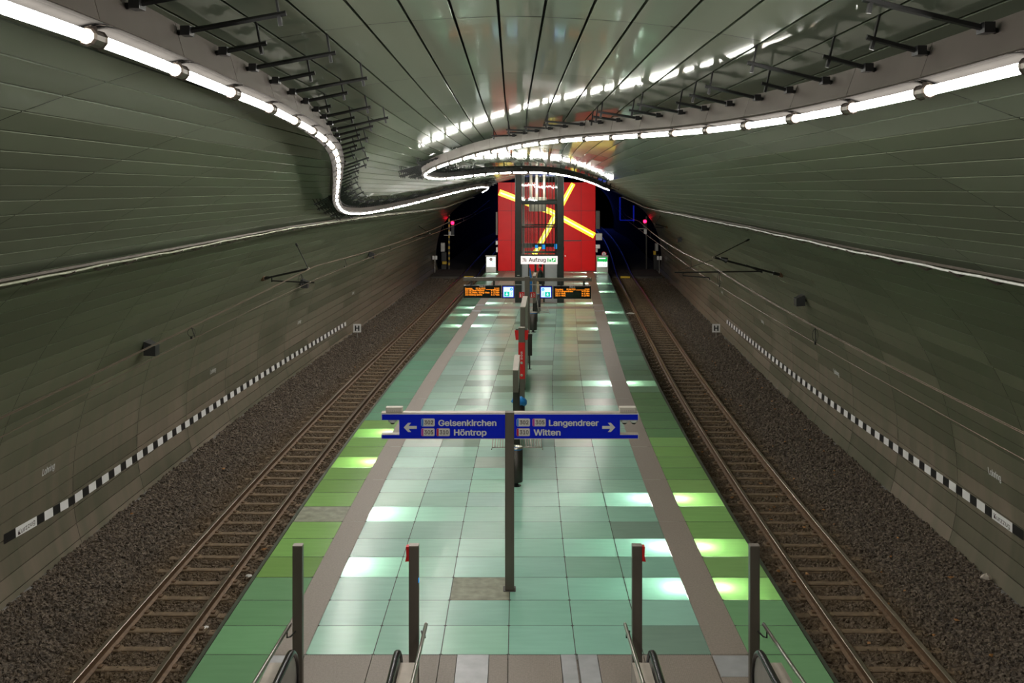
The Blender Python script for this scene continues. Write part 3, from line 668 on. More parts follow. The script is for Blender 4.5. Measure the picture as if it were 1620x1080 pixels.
# ------------------------------------------------------------------ cable trays along both walls
for sd, nm in ((-1, 'left'), (1, 'right')):
    t = thing('cable_tray', f'cable tray with pale cable on brackets along the {nm} wall', 'cable tray', (sd * 6, 15, 5.2))
    ctrl = [(-4, 6.08, 5.27), (12.6, 6.08, 5.25), (17.5, 6.08, 5.23), (27.6, 6.0, 5.2), (42.4, 6.15, 4.98), (55, 6.35, 4.78), (67, 6.45, 4.6), (72, 5.95, 4.95), (77, 5.35, 5.2)]
    dd = np.arange(-4, 77, .6); xx = np.interp(dd, *zip(*[(c[0], c[1]) for c in ctrl])); ss = np.array([np.interp(x, PX[:121][::-1], PS[:121][::-1]) for x in xx]) * (-sd)
    k = np.ones(7) / 7; ss = np.convolve(np.r_[[ss[0]] * 3, ss, [ss[-1]] * 3], k, 'valid')
    ss = [s if sd < 0 else s for s in ss]
    dn = -sd * .0
    rail = MB(); ring = []
    dirn = 1 if sd < 0 else -1                                           # arc direction that runs down the wall
    for d, s in zip(dd, ss): ring += [shell(d, s - dirn * .06, .02), shell(d, s - dirn * .06, .06), shell(d, s + dirn * .10, .11), shell(d, s + dirn * .10, .07)]
    n = len(dd); fs = [(i * 4 + q, i * 4 + (q + 1) % 4, i * 4 + 4 + (q + 1) % 4, i * 4 + 4 + q) for i in range(n - 1) for q in range(4)]
    rail.add(ring, fs); rail.obj('tray_rail', 'trayrail', t)
    cb = MB(); pts = []
    for i, (d, s) in enumerate(zip(dd, ss)): pts.append(shell(d, s + dirn * .12, .155) - Vector((0, 0, .006 * math.sin(i * 1.9) + .006 * math.sin(i * .7))))
    cb.tube(pts, .018, 6); cb.obj('cable', 'cablewhite' if sd < 0 else 'dull', t, True)
    for d in np.arange(8.6, 77, 1.12)[:62]:
        s = np.interp(d, dd, ss); b = MB()
        b.bar(shell(d, s - dirn * .10, .0), shell(d, s + dirn * .02, .17), .05, .03); b.bar(shell(d, s + dirn * .02, .17), shell(d, s + dirn * .16, .19), .03, .02)
        b.obj('tray_bracket', 'trayrail', t)

# ------------------------------------------------------------------ on the walls
def wall_frame(d, s):
    p = shell(d, s, .004); nrm = inward(d, s); up = (shell(d, s - .05 if s > 0 else s + .05, .004) - shell(d, s, .004)).normalized()
    return p, nrm, up
def arc_at(sd, z): return float(np.interp(z, PZ[:121], PS[:121])) if sd > 0 else float(-np.interp(z, PZ[:121], PS[:121]))
for sd, nm, dl, zz in ((-1, 'left', (18.92, 28.7, 38.5, 48.3), 1.15), (1, 'right', (18.58, 28.3, 38.3, 48.2), 1.22)):
    where = ['nearest the viewer', 'second from the viewer', 'third from the viewer', 'farthest from the viewer']
    for d, wh in zip(dl, where):
        s = arc_at(sd, zz - .02); mb = MB()
        def xf(x, z, d=d, s=s, sd=sd):
            return shell(d + (x if sd < 0 else -x), s - z if sd < 0 else s + z, .012)
        text_mesh(mb, 'Lohring', 0, .50, 0, .13, 0, bold=.05, xf=(lambda x, z, f=xf: f(x if sd < 0 else x - .25, z)))
        tag(mb.obj('station_name_lettering', 'wallwhite'), f'small white station name lettering on the {nm} wall, {wh}', 'lettering')
    # chequered stopping-zone band with a word plate at its near end
    t = thing('stop_marker_band', f'black and white stop marker band low on the {nm} wall', 'marker band', tuple(shell(19, arc_at(sd, .45), 0)))
    zc = ([(17.4, .47), (20.2, .30), (28.9, .19), (46.9, .0)] if sd < 0 else [(17.4, .52), (20, .50), (28.9, .30), (47.5, .09)])
    zf = lambda d: float(np.interp(d, [a for a, b in zc], [b for a, b in zc]))
    bk = MB(); wb = MB(); d = 17.55; i = 0; hgt = .165
    def patch(mb, a, b, off):
        v = [shell(a, arc_at(sd, zf(a) - hgt / 2), off), shell(b, arc_at(sd, zf(b) - hgt / 2), off), shell(b, arc_at(sd, zf(b) + hgt / 2), off), shell(a, arc_at(sd, zf(a) + hgt / 2), off)]
        mb.add(v, [(0, 1, 2, 3) if sd < 0 else (3, 2, 1, 0)])
    plate0 = 18.0
    patch(bk, 17.6, 18.0, .008); bk.obj('black_block', 'black', t)
    pl = MB(); patch(pl, 18.0, 18.78, .010); wp = pl.obj('word_plate', 'wallwhite', t)
    wt = MB(); s_ = arc_at(sd, zf(18.4) - .045)
    text_mesh(wt, 'Kurzzug', .08, .70, 0, .085, 0, xf=lambda x, z: shell(18.0 + (x if sd < 0 else .78 - x), s_ - z if sd < 0 else s_ + z, .014)); wt.obj('word_lettering', 'print', wp)
    d = 18.78
    while d < 46.6:
        bk = MB(); wb = MB(); patch(bk, d, d + .30, .008); patch(wb, d + .30, d + .64, .008); d += .64
        bk.obj('black_block', 'black', t); wb.obj('white_block', 'wallwhite', t)
for (u, v), lb in zip(((228, 548), (475, 447), (583, 402), (1274, 473), (1079, 378)),
        ('black wall loudspeaker low on the left wall, nearest the viewer', 'black wall loudspeaker behind the left overhead wire bracket', 'black wall loudspeaker on the left wall, farthest from the viewer',
         'black wall loudspeaker on the right wall, nearer of two', 'black wall loudspeaker on the right wall, farther of two')):
    d, s = hit(u, v); p, nr, up = wall_frame(d, s); t = thing('wall_loudspeaker', lb, 'loudspeaker', tuple(p))
    X = Vector((0, 1, 0)); mb = MB(); hw, hh, dp = .19, .15, .24; vs = []
    for k_, o_ in ((1.0, .05), (.72, .05 + dp)):
        for a, b in ((-1, -1), (1, -1), (1, 1), (-1, 1)): vs.append(p + X * a * hw * k_ + Vector((0, 0, 1)) * b * hh * k_ + Vector((nr.x, 0, -.25)).normalized() * o_)
    mb.add(vs, [(0, 1, 2, 3), (7, 6, 5, 4), (0, 4, 5, 1), (1, 5, 6, 2), (2, 6, 7, 3), (3, 7, 4, 0)]); mb.obj('cabinet', 'black', t)
    b = MB(); b.bar(p - nr * .02, p + nr * .08, .12, .12); b.obj('wall_mount', 'black', t)
for sd, u, nm in ((-1, 565, 'left'), (1, 1133, 'right')):
    d = 46.3; p = at(u, 519, d); t = thing('stop_board', f'small white H stop board standing at the foot of the {nm} wall', 'sign', (p.x, d, -.55))
    mb = MB(); mb.box(p.x - .17, p.x + .17, d - .012, d + .012, p.z - .18, p.z + .18, 0, .005); mb.obj('board', 'wallwhite', t)
    mb = MB(); text_mesh(mb, 'H', p.x - .10, p.x + .10, p.z - .12, .24, d - .014, bold=.06); mb.obj('letter', 'black', t)
    MB().tube([(p.x, d + .02, -.56), (p.x, d + .02, p.z + .1)], .018, 6).obj('stake', 'greymetal', t)

# ------------------------------------------------------------------ overhead line
def line_pts(sd, zf_, xo, d0, d1, st=1.0): return [(track_x(d, sd) + xo(d), d, zf_(d)) for d in np.arange(d0, d1, st)]
for sd, nm in ((-1, 'left'), (1, 'right')):
    t = thing('overhead_line', f'copper overhead wires above the {nm} track', 'overhead wire', (sd * 5.4, 20, 3.8))
    sup = [-2, 30, 61, 92]
    def stag(d): return np.interp(d, sup, (-.1, -.45, .1, -.3) if sd < 0 else (-.1, -.05, .1, .2))
    def mz(d):
        j = max(0, min(2, int(np.searchsorted(sup, d) - 1))); f = (d - sup[j]) / (sup[j + 1] - sup[j]); return 3.95 - .34 * 4 * f * (1 - f) * .5 - .0 * d
    def cz(d): return 3.60 if sd < 0 else 3.50
    for q in (-.018, .018): MB().tube(line_pts(sd, mz, lambda d: stag(d) + q, -2, 104), .0075, 5).obj('messenger_wire', 'copper', t)
    MB().tube(line_pts(sd, cz, lambda d: stag(d) * .8, -2, 104), .008, 5).obj('contact_wire', 'copper', t)
    for d in (18.9, 28.2, 34, 42, 50, 58, 70, 82) if sd < 0 else (18.9, 28.8, 34.8, 43, 52, 66):
        x = track_x(d, sd) + stag(d); a = (x, d, mz(d)); b = (x - stag(d) * .2, d, cz(d)); mb = MB(); mb.tube([a, b], .008, 5)
        c = [(x + .06 * math.sin(k_ * 6.28 / 10), d + .03 * math.sin(k_ * .628), (a[2] + b[2]) / 2 + (.0) + (a[2] - b[2]) * .38 * math.cos(k_ * 6.28 / 10)) for k_ in range(11)]
        if d < 30: mb.tube(c, .005, 4)
        mb.box(x - .015, x + .015, d - .015, d + .015, b[2] - .02, b[2] + .03); mb.obj('dropper', 'black', t)
def cantilever(pts, label, near=True):
    A_, B_, tip, low, stay = pts
    t = thing('overhead_line_bracket', label, 'wire bracket', tuple(A_))
    mb = MB(); mb.tube([A_, tip], .03, 8); mb.tube([A_, A_ + (tip - A_) * .12], .05, 8); mb.obj('upper_arm', 'black', t)
    if low: MB().tube([low[0], low[1]], .02, 8).obj('steady_arm', 'black', t)
    if stay is not None:
        MB().tube([stay, tip], .014 if near else .02, 6).obj('stay', 'black', t)
        MB().tube([stay + (tip - stay) * .02, stay + (tip - stay) * .10], .03, 8).obj('stay_anchor', 'black', t)
    mb = MB(); nr = (tip - A_).normalized(); mb.tube([A_ - nr * .05, A_ + nr * .06], .07, 8); mb.obj('wall_anchor', 'rail', t)
    mb = MB(); mb.tube([tip - Vector((0, .06, 0)), tip + Vector((0, .06, 0))], .035, 8); mb.obj('wire_clamp', 'steel', t)
    return t
def onwall(u, v, off=.03):
    d, s = hit(u, v); return shell(d, s, off)
A1 = onwall(415, 440); t1 = at(488, 425, 30.3)
c1 = cantilever((A1, None, t1, (at(430, 444, 30.6), at(497, 447, 30.0)), onwall(467, 384)), 'black wire bracket on the left wall behind the nearer loudspeakers')
MB().tube([at(430, 436, 30.6), at(430, 446, 30.6)], .02, 6).obj('drop_link', 'black', c1)
A2 = onwall(1237, 434); t2 = at(1129, 407, 30.3)
c2 = cantilever((A2, None, t2, (at(1067, 431, 30.4), at(1206, 429, 30.5)), onwall(1187, 377)), 'black wire bracket with long lower tube on the right wall')
MB().tube([at(1180, 419, 30.5), at(1206, 431, 30.5)], .02, 6).obj('drop_link', 'black', c2)
MB().tube([at(1073, 429, 30.4), at(1127, 411, 30.3)], .008, 5).obj('tie_wire', 'black', c2)
mb = MB(); mb.tube([at(1081, 431, 30.4), at(1080, 436, 30.3), at(1122, 439, 30.2), at(1123, 443, 30.2)], .018, 6); mb.obj('registration_arm', 'black', c2)
mb = MB(); mb.tube([at(1139, 408, 30.3), at(1150, 412, 30.3)], [.03, .09], 8); mb.obj('insulator', 'black', c2)
cantilever((onwall(654, 374), None, at(680, 369, 60.5), (at(658, 374, 60.6), at(684, 373, 60.4)), onwall(662, 357)), 'small far wire bracket on the left wall near the tunnel mouth', False)
cantilever((onwall(1056, 359), None, at(1036, 354, 66), (at(1034, 360, 66), at(1050, 360, 66)), onwall(1045, 341)), 'small far wire bracket on the right wall near the tunnel mouth', False)

# ------------------------------------------------------------------ direction sign
sc_ = lambda d: F / d
def px(u, d): return (u - 810) * d / F
def pz(v, d): return CZ - (v - HZ) * d / F
D0 = 16.65
t = thing('direction_sign', 'blue direction sign with two arms on a dark post in front', 'sign', (-.04, D0, 0))
MB().box(px(799, D0), px(813.5, D0), D0 - .07, D0 + .07, 0.008, pz(651, D0), 0, .006).obj('post', 'post', t)
MB().box(px(796, D0), px(816, D0), D0 - .11, D0 + .11, 0, .01, 0, .01).obj('base_plate', 'dark', t)
fy = D0 - .075; zt, zb = pz(652.5, D0), pz(692.5, D0); na, nb = pz(662.3, D0), pz(686, D0)
for nm, xs_ in (('left', (604, 632.5, 799)), ('right', (1009.5, 980, 813.5))):
    e, n_, i_ = [px(u, D0) for u in xs_]; sg = -1 if nm == 'left' else 1
    out = [(e, zb), (e, nb), (n_, nb), (n_, na), (e, na), (e, zt), (i_, zt), (i_, zb)]
    if nm == 'left': out = out[::-1]
    body = MB().prism_xz(out, fy, D0 + .075, 0).obj('arm_body', 'signwhite', t); lab(body, f'{nm} arm of the sign with white edges')
    bx = .012
    ins = [(e - sg * bx * 1.0, zb + bx), (e - sg * bx, nb), (n_ - sg * .0, nb), (n_, na), (e - sg * bx, na), (e - sg * bx, zt - bx), (i_, zt - bx), (i_, zb + bx)]
    if nm == 'left': ins = ins[::-1]
    MB().prism_xz(ins, fy - .003, fy).obj('blue_face', 'blue', body)
    MB().box(min(e, i_), max(e, i_), D0 - .06, D0 + .07, zt, zt + .012).obj('top_cover', 'beige', body)
    MB().box(min(e, n_), max(e, n_), D0 - .06, D0 + .07, nb, nb + .008).obj('ledge', 'beige', body)
    yb = fy - .004
    # arrow
    ax = px(639.5 if nm == 'left' else 972.5, D0); azc = pz(674, D0); k = 1 if nm == 'left' else -1; q = .0099
    arrow = [(ax, azc), (ax + k * 6.8 * q, azc + 7.2 * q), (ax + k * 11.6 * q, azc + 7.2 * q), (ax + k * 7.6 * q, azc + 2.2 * q), (ax + k * 20.5 * q, azc + 2.2 * q), (ax + k * 20.5 * q, azc - 2.2 * q), (ax + k * 7.6 * q, azc - 2.2 * q), (ax + k * 11.6 * q, azc - 7.2 * q), (ax + k * 6.8 * q, azc - 7.2 * q)]
    if k > 0: arrow = arrow[::-1]
    MB().prism_xz(arrow, yb - .002, yb + .002).obj('arrow', 'signwhite', body)
    if nm == 'left':
        words = (('Gelsenkirchen', 694, 785.5, 671.8), ('Höntrop', 718.5, 770, 686.8)); bad = (('302', 667, 660, 'bluelit2'), ('305', 667, 675.4, 'magenta'), ('310', 691, 675.4, 'crimson'))
    else:
        words = (('Langendreer', 868, 946.5, 671.8), ('Witten', 844, 886.5, 686.8)); bad = (('302', 817, 660, 'bluelit2'), ('305', 842, 660, 'magenta'), ('310', 817, 675.4, 'crimson'))
    for wd, a, b, base in words:
        mb = MB(); text_mesh(mb, wd, px(a, D0), px(b, D0), pz(base, D0), .097, yb, bold=.055); mb.obj('lettering', 'signwhite', body)
    for num, u, v, cm in bad:
        if cm not in M:
            M[cm] = mat(cm + ' badge', {'bluelit2': (.06, .22, .62), 'magenta': (.42, .05, .30), 'crimson': (.42, .01, .05)}[cm], .35, noise=.03)
        x0, x1, z0, z1 = px(u, D0), px(u + 21.3, D0), pz(v + 12.4, D0), pz(v, D0)
        def rr(a, b, c, d_, r):
            p = []
            for cx, cz_, a0 in ((b - r, c + r, -90), (b - r, d_ - r, 0), (a + r, d_ - r, 90), (a + r, c + r, 180)):
                for i in range(4): g = math.radians(a0 + i * 30); p.append((cx + r * math.cos(g), cz_ + r * math.sin(g)))
            return p
        bd = MB(); bd.prism_xz(rr(x0, x1, z0, z1, .02), yb - .001, yb + .003); bo = bd.obj('line_badge', 'pinkgrey' if cm != 'bluelit2' else 'signwhite', body)
        MB().prism_xz(rr(x0 + .006, x1 - .006, z0 + .006, z1 - .006, .012), yb - .003, yb).obj('badge_face', 'signwhite', body)
        MB().box(x0 + .005, x0 + .035, yb - .005, yb - .002, z0 + .005, z1 - .005).obj('colour_bar', cm, body)
        mb = MB(); text_mesh(mb, num, x0 + .05, x1 - .022, z0 + .032, z1 - z0 - .060, yb - .005, bold=.03); mb.obj('badge_number', 'print', body)
for u, lb in ((621, 'white security dome camera under the left sign arm'), (988, 'white security dome camera under the right sign arm, inner of two'), (1002.5, 'white security dome camera under the right sign arm, outer of two')):
    x = px(u, D0); z = na
    t = thing('dome_camera', lb, 'camera', (x, D0, z)); MB().lathe((x, D0, z), [(.06, 0), (.066, -.01), (.066, -.04), (.045, -.055)][::-1], 14).obj('housing', 'white', t, True)
    MB().lathe((x, D0, z - .05), [(.005, -.036), (.026, -.03), (.038, -.012), (.042, .004)], 14).obj('dome', 'black', t, True)
for u, lb in ((624, 'cream junction box on top of the left sign arm'), (992.5, 'cream junction box on top of the right sign arm')):
    x = px(u, D0); z = zt + .012; t = thing('junction_box', lb, 'box', (x, D0, z))
    MB().box(x - .13, x + .13, D0 - .068, D0 + .05, z, z + .085, 0, .01).obj('case', 'cream', t)
    mb = MB()
    for i in range(8): mb.box(x - .11 + i * .028, x - .098 + i * .028, D0 - .072, D0 - .067, z + .02, z + .045)
    mb.obj('label_marks', 'pinkgrey', t)

# ------------------------------------------------------------------ escalators, gate posts and handrails at the landing
DP = 13.0
for u, lb, red in ((471.5, 'tall bronze gate post, leftmost of four, by the left track', 0), (655, 'tall bronze gate post, second from left, with red alarm box on its left', -1), (1007.5, 'tall bronze gate post, third from left, with red alarm box on its right', 1), (1193, 'tall bronze gate post, rightmost of four, by the right track', 0)):
    x = px(u, DP); t = thing('gate_post', lb, 'post', (x, DP, 0)); h = pz(861, DP)
    MB().box(x - .06, x + .06, DP - .05, DP + .05, .004, h - .012, 0, .006).obj('shaft', 'post', t)
    MB().box(x - .06, x + .06, DP - .05, DP + .05, h - .012, h, 0, .004).obj('cap', 'postcap', t)
    if red:
        k = red; x0 = x + k * .06; zc = pz(874, DP); mb = MB()
        mb.prism_xz([(x0, zc - .09), (x0 + k * .045, zc - .095), (x0 + k * .03, zc - .02), (x0 + k * .035, zc + .085), (x0, zc + .085)][::k], DP - .045, DP + .045); mb.obj('alarm_box', 'redbox', t)
    if u == 655: MB().box(x + .058, x + .066, DP - .055, DP - .02, pz(919, DP), pz(912, DP)).obj('indicator', 'bluelit', t)
for u, u2, lb in ((462, -2.70, 'slim stainless handrail beside the leftmost gate post'), (675, -1.045, 'slim stainless handrail inside the second gate post'), (988, 1.375, 'slim stainless handrail inside the third gate post'), (1207, 3.06, 'slim stainless handrail beside the rightmost gate post')):
    x = u2; t = thing('handrail', lb, 'handrail', (x, DP, 1.0))
    pts = [(x, 12.92, 1.02), (x, 12.0, 1.09), (x, 11.0, 1.17), (x, 10.3, 1.26), (x, 9.4, 1.72), (x, 6.5, 3.15)]
    MB().tube(pts, .022, 10).obj('rail_tube', 'steel', t, True)
    k = 1 if x in (-2.70, 1.375) else -1; xp = x + k * .12
    MB().tube([(x, 12.75, 1.02), (x, 12.75, .93), (x + k * .03, 12.8, .92), (x + k * .06, 12.96, .92)], .010, 6).obj('rail_bracket', 'black', t)
for xa, xb, lb in ((-2.58, -1.34, 'escalator between the two left gate posts'), (1.64, 2.90, 'escalator between the two right gate posts')):
    t = thing('escalator', lb, 'escalator', ((xa + xb) / 2, 12, 0))
    def incl(d, z): return z if d > 10.3 else z + (10.3 - d) * .5
    for x, k in ((xa, -1), (xb, 1)):
        out = [];
        for a in range(-90, 91, 15): out.append((12.27 + .40 * math.cos(math.radians(a)), .50 + .40 * math.sin(math.radians(a))))
        top = out + [(11.0, .90), (10.3, .93), (9.0, .93 + .65), (6.5, .93 + 1.9)]
        pan = top + [(6.5, 2.0), (9.0, .75), (10.3, .1), (12.2, .1)]
        MB().prism_yz(pan, x - .015, x + .015).obj('balustrade', 'greymetal', t)
        hr = MB(); hr.tube([(x, y + .015, z + .015) for y, z in top], .042, 10, up=(1, 0, 0)); hr.obj('rubber_handrail', 'rubber', t, True)
        d1, d2 = (x + k * .04, x + k * .24); d1, d2 = min(d1, d2), max(d1, d2)
        MB().prism_yz([(12.38, .01), (12.38, .80), (10.3, .83), (9, 1.48), (6.5, 2.73), (6.5, 1.5), (10.3, .01)], d1, d2).obj('outer_decking', 'beige', t)
    MB().prism_yz([(11.6, .012), (10.4, .02), (6.5, 1.97), (6.5, 1.7), (10.4, .004), (11.6, .004)], xa + .06, xb - .06).obj('step_band', 'dark', t)

# ------------------------------------------------------------------ things along the middle of the platform
def X0(d): return spine(d) - .04
def bench(d0, d1, lb, sides=(-1, 1)):
    t = thing('bench', lb, 'bench', (X0(d0), (d0 + d1) / 2, 0)); c = X0((d0 + d1) / 2)
    for sd in sides:
        mb = MB(); n = 9
        for i in range(n): x = c + sd * (.09 + .46 * i / (n - 1)); mb.tube([(x, d0, .45 - .015 * math.sin(i / (n - 1) * 3.14)), (x, d1, .45 - .015 * math.sin(i / (n - 1) * 3.14))], .011, 6)
        for d in (d0 + .02, d1 - .02, (d0 + d1) / 2): mb.tube([(c + sd * .07, d, .43), (c + sd * .56, d, .43), (c + sd * .57, d, .38)], .014, 6)
        mb.obj('seat_grid', 'steel', t, True)
        mb = MB()
        for i in range(6): z = .52 + .06 * i; mb.tube([(c + sd * (.085 - .006 * i), d0, z), (c + sd * (.085 - .006 * i), d1, z)], .009, 6)
        for d in (d0 + .02, d1 - .02): mb.tube([(c + sd * .09, d, .44), (c + sd * .05, d, .86)], .013, 6)
        mb.obj('back_grid', 'steel', t, True)
    for d in (d0 + .25, d1 - .25): MB().box(c - .05, c + .05, d - .05, d + .05, 0, .45, 0, .005).obj('leg', 'dark', t); 
    MB().box(c - .04, c + .04, d0 + .1, d1 - .1, .36, .42, 0, .005).obj('beam', 'dark', t)
    return t
def bin_(x, d, lb, r=.14, h=.82, bag=False, m_='dark'):
    t = thing('litter_bin', lb, 'bin', (x, d, 0))
    MB().lathe((x, d, 0), [(r * .75, 0), (r * .75, .012), (r * .35, .02), (r * .3, .07), (r * .5, .09)], 16).obj('foot', 'black', t)
    bd = MB().lathe((x, d, 0), [(r * .96, .09), (r, .11), (r, h - .05)], 24).obj('body', m_, t, True)
    MB().lathe((x, d, 0), [(r * 1.0, h - .05), (r * 1.01, h - .03)], 24).obj('bag_rim', 'bluebag', bd, True)
    mb = MB(); n = 24; vs = []; 
    for rr_, z in ((r * 1.03, h - .03), (r * 1.03, h), (r * .62, h), (r * .62, h - .2)):
        for k in range(n): a = 6.2832 * k / n; vs.append((x + rr_ * math.cos(a), d + rr_ * math.sin(a), z))
    mb.add(vs, [(i * n + k, i * n + (k + 1) % n, (i + 1) * n + (k + 1) % n, (i + 1) * n + k) for i in range(3) for k in range(n)]); mb.obj('lid_ring', 'steel', bd, True)
    if bag:
        b = MB(); b.lathe((x, d - .02, h - .02), [(r * 1.15, -.09), (r * 1.35, -.03), (r * 1.3, .03), (r * .9, .08), (r * .3, .09)], 12)
        b.v = [(p[0] + .03 * math.sin(p[1] * 40 + p[2] * 30), p[1] + .02 * math.sin(p[0] * 50), p[2] + .025 * math.sin(p[0] * 30 + 1)) for p in b.v]; b.obj('blue_bag', 'bluebag', t, True)
bin_(.085, 22.25, 'grey cylindrical bin in front of the nearest bench')
bench(23.7, 26.2, 'back to back wire bench under the nearest sign box')
bin_(X0(26.9) + .02, 26.9, 'cylindrical bin with a blue bag hanging out, behind the nearest bench', bag=True)
# sign box on two posts above the bench
t = thing('line_map_box', 'flat grey box with pale top on posts above the nearest bench', 'display box', (X0(24.5), 24.5, 0)); 
def boxed(t, d0, d1, wdt, z0, z1, posts, glass=True):
    c0, c1 = X0(d0), X0(d1)
    def slab(wd, za, zb, da, db):
        ca, cb = X0(da), X0(db); return MB().add([(ca - wd / 2, da, za), (ca + wd / 2, da, za), (cb + wd / 2, db, za), (cb - wd / 2, db, za), (ca - wd / 2, da, zb), (ca + wd / 2, da, zb), (cb + wd / 2, db, zb), (cb - wd / 2, db, zb)],
            [(0, 3, 2, 1), (4, 5, 6, 7), (0, 1, 5, 4), (1, 2, 6, 5), (2, 3, 7, 6), (3, 0, 4, 7)])
    slab(wdt, z0, z1 - .02, d0, d1).obj('case', 'post', t); slab(wdt + .008, z1 - .02, z1, d0 - .004, d1 + .004).obj('top_cover', 'beige', t)
    slab(wdt + .012, z0 + .06, z1 - .08, d0 + .06, d1 - .06).obj('side_glazing', 'greymetal', t)
    for d in posts: MB().box(X0(d) - .07, X0(d) + .07, d - .05, d + .05, 0, z0 + .02, 0, .005).obj('post', 'dark', t)
boxed(t, 23.5, 25.5, .12, 1.70, 2.2, (23.95, 25.1))
# SOS column
d = 29.4; x = X0(d) + .03; t = thing('sos_column', 'slim grey and red emergency call column in the middle of the platform', 'emergency column', (x, d, 0)); hw = .088
MB().box(x - hw, x + hw, d - .07, d + .07, 0, 2.3, 0, .008).obj('column', 'post', t)
MB().box(x - hw - .003, x + hw + .003, d - .076, d + .05, pz(598.5, d), pz(541, d)).obj('red_front', 'redbox', t)
MB().box(x - hw - .004, x + hw + .004, d - .075, d + .07, 2.3, 2.315).obj('cap', 'beige', t)
mb = MB()
for ch, v in (('S', 557), ('O', 561.5), ('S', 566)): text_mesh(mb, ch, x - .028, x + .028, pz(v, d) - .03, .06, d - .078, bold=.06)
mb.obj('lettering', 'signwhite', t)
for v in (573, 592.5): 
    o = MB().lathe((0, 0, 0), [(.035, 0), (.035, .01), (.02, .016)], 14).obj('call_button', 'steel', t); o.matrix_parent_inverse = Matrix(); o.location = (0, -.078, pz(v, d)); o.rotation_euler = (math.pi / 2, 0, 0)
for k, nm in ((-1, 'left'), (1, 'right')):
    z0, z1 = pz(537, d), pz(522, d); xa = x + k * hw
    mb = MB(); mb.prism_xz([(xa, z0), (xa + k * .075, z0), (xa + k * .105, z1), (xa, z1)][::k], d - .06, d + .06); o = mb.obj('alarm_box', 'redbox', t); lab(o, f'red alarm box on the {nm} side')
    MB().box(xa + k * .02 - .02, xa + k * .08, d - .05, d + .05, z1, z1 + .03, 0, .01).obj('alarm_hood', 'dark', t) if k > 0 else MB().box(xa - .08, xa - .0, d - .05, d + .05, z1, z1 + .03, 0, .01).obj('alarm_hood', 'dark', t)
# tall vitrine, ticket stamp post, gantry
t = thing('poster_vitrine', 'tall poster vitrine with beige top behind the emergency column', 'vitrine', (X0(33.4), 33.4, 0)); boxed(t, 32.0, 34.9, .15, .12, 2.56, (32.3, 34.6))
d = 35.8; x = px(838, d); t = thing('ticket_stamp_post', 'slim olive box on a thin pole right of the emergency column', 'ticket stamp', (x, d, 0))
MB().box(x - .085, x + .085, d - .06, d + .06, .46, 1.19, 0, .01).obj('case', 'dark', t); MB().tube([(x, d, 0), (x, d, .47)], .025, 8).obj('pole', 'dark', t); MB().lathe((x, d, 0), [(.08, 0), (.08, .012)], 12).obj('foot', 'dark', t)
MB().box(x - .05, x - .005, d - .064, d - .02, 1.19, 1.21).obj('slot', 'greymetal', t)
d = 37.0; x = px(834, d); t = thing('display_gantry', 'T shaped dark gantry carrying the departure displays', 'gantry', (x, d, 0)); zb_ = pz(444, d); zt_ = pz(438.5, d)
MB().box(x - .09, x + .09, d - .09, d + .09, 0, pz(437.5, d), 0, .006).obj('post', 'post', t)
mb = MB(); mb.box(px(733, d), x - .09, d - .06, d + .06, zb_, zt_, 0, .005); mb.box(x + .09, px(936, d), d - .06, d + .06, pz(444.5, d), pz(439.5, d), 0, .005); mb.obj('cross_beam', 'post', t)
for u in (746, 781.5, 859, 888, 924): MB().box(px(u - 1.7, d), px(u + 1.7, d), d - .03, d + .03, pz(451.5, d), pz(443.5, d)).obj('hanger', 'dark', t)
MB().box(px(793, d), px(876, d), d - .03, d - .01, pz(450.6, d), pz(449.6, d)).obj('tie_rod', 'greymetal', t)
def display(u0, u1, v0, v1, title, rows, lb):
    t = thing('departure_display', lb, 'display', (px((u0 + u1) / 2, d), d, pz(v1, d))); y = d - .11
    MB().box(px(u0, d), px(u1, d), y, d + .11, pz(v1, d), pz(v0, d), 0, .008).obj('case', 'black', t)
    sc0 = MB().box(px(u0 + 1, d), px(u1 - 1, d), y - .004, y, pz(v1 - 1, d), pz(v0 + 1, d)).obj('screen', 'screen', t)
    mb = MB(); c = (u0 + u1) / 2; text_mesh(mb, title, px(c - 4.5, d), px(c + 4.5, d), pz(v0 + 2.6, d), .05, y - .006, bold=.05); mb.obj('title', 'signwhite', sc0)
    mb = MB()
    for i, (a, b, txt) in enumerate(rows): text_mesh(mb, txt[0], px(a, d), px(b, d), pz(txt[1], d), .058, y - .006, bold=.035)
    mb.box(px(rows[1][1] + 1, d), px(u1 - 9, d), y - .008, y - .005, pz(v0 + 6.6, d), pz(v0 + 5.9, d)); mb.obj('amber_text', 'amber', sc0)
display(733.4, 793.2, 451, 470.8, 'Gleis 1', [(736, 748, ('Sonntag,', 457)), (753, 768, ('05.04.2020', 457)), (782, 790, ('19:02', 457)), (736, 766.5, ('302 GE./Buer Rathaus', 460)), (777, 790, ('in 03 Min', 460)), (736, 774.5, ('302 GE./Heinr.-König-Platz', 463.4)), (777, 790, ('in 10 Min', 463.4)), (736, 763, ('310 Höntrop Kirche', 466.8)), (777, 790, ('in 17 Min', 466.8))], 'black departure display with amber text on the left of the gantry')
display(875.2, 934.8, 451.8, 472, 'Gleis 2', [(878.3, 891, ('Sonntag,', 458.4)), (896, 910, ('05.04.2020', 458.4)), (925, 932, ('19:02', 458.4)), (878.3, 906.5, ('310 Langendreer', 461.4)), (920, 932, ('in 02 Min', 461.4)), (878.3, 894.5, ('302 O-Werk', 464.8)), (920, 932, ('in 8 Min', 464.8)), (878.3, 894.5, ('305 O-Werk', 468)), (920, 932, ('in 13 Min', 468))], 'black departure display with amber text on the right of the gantry')
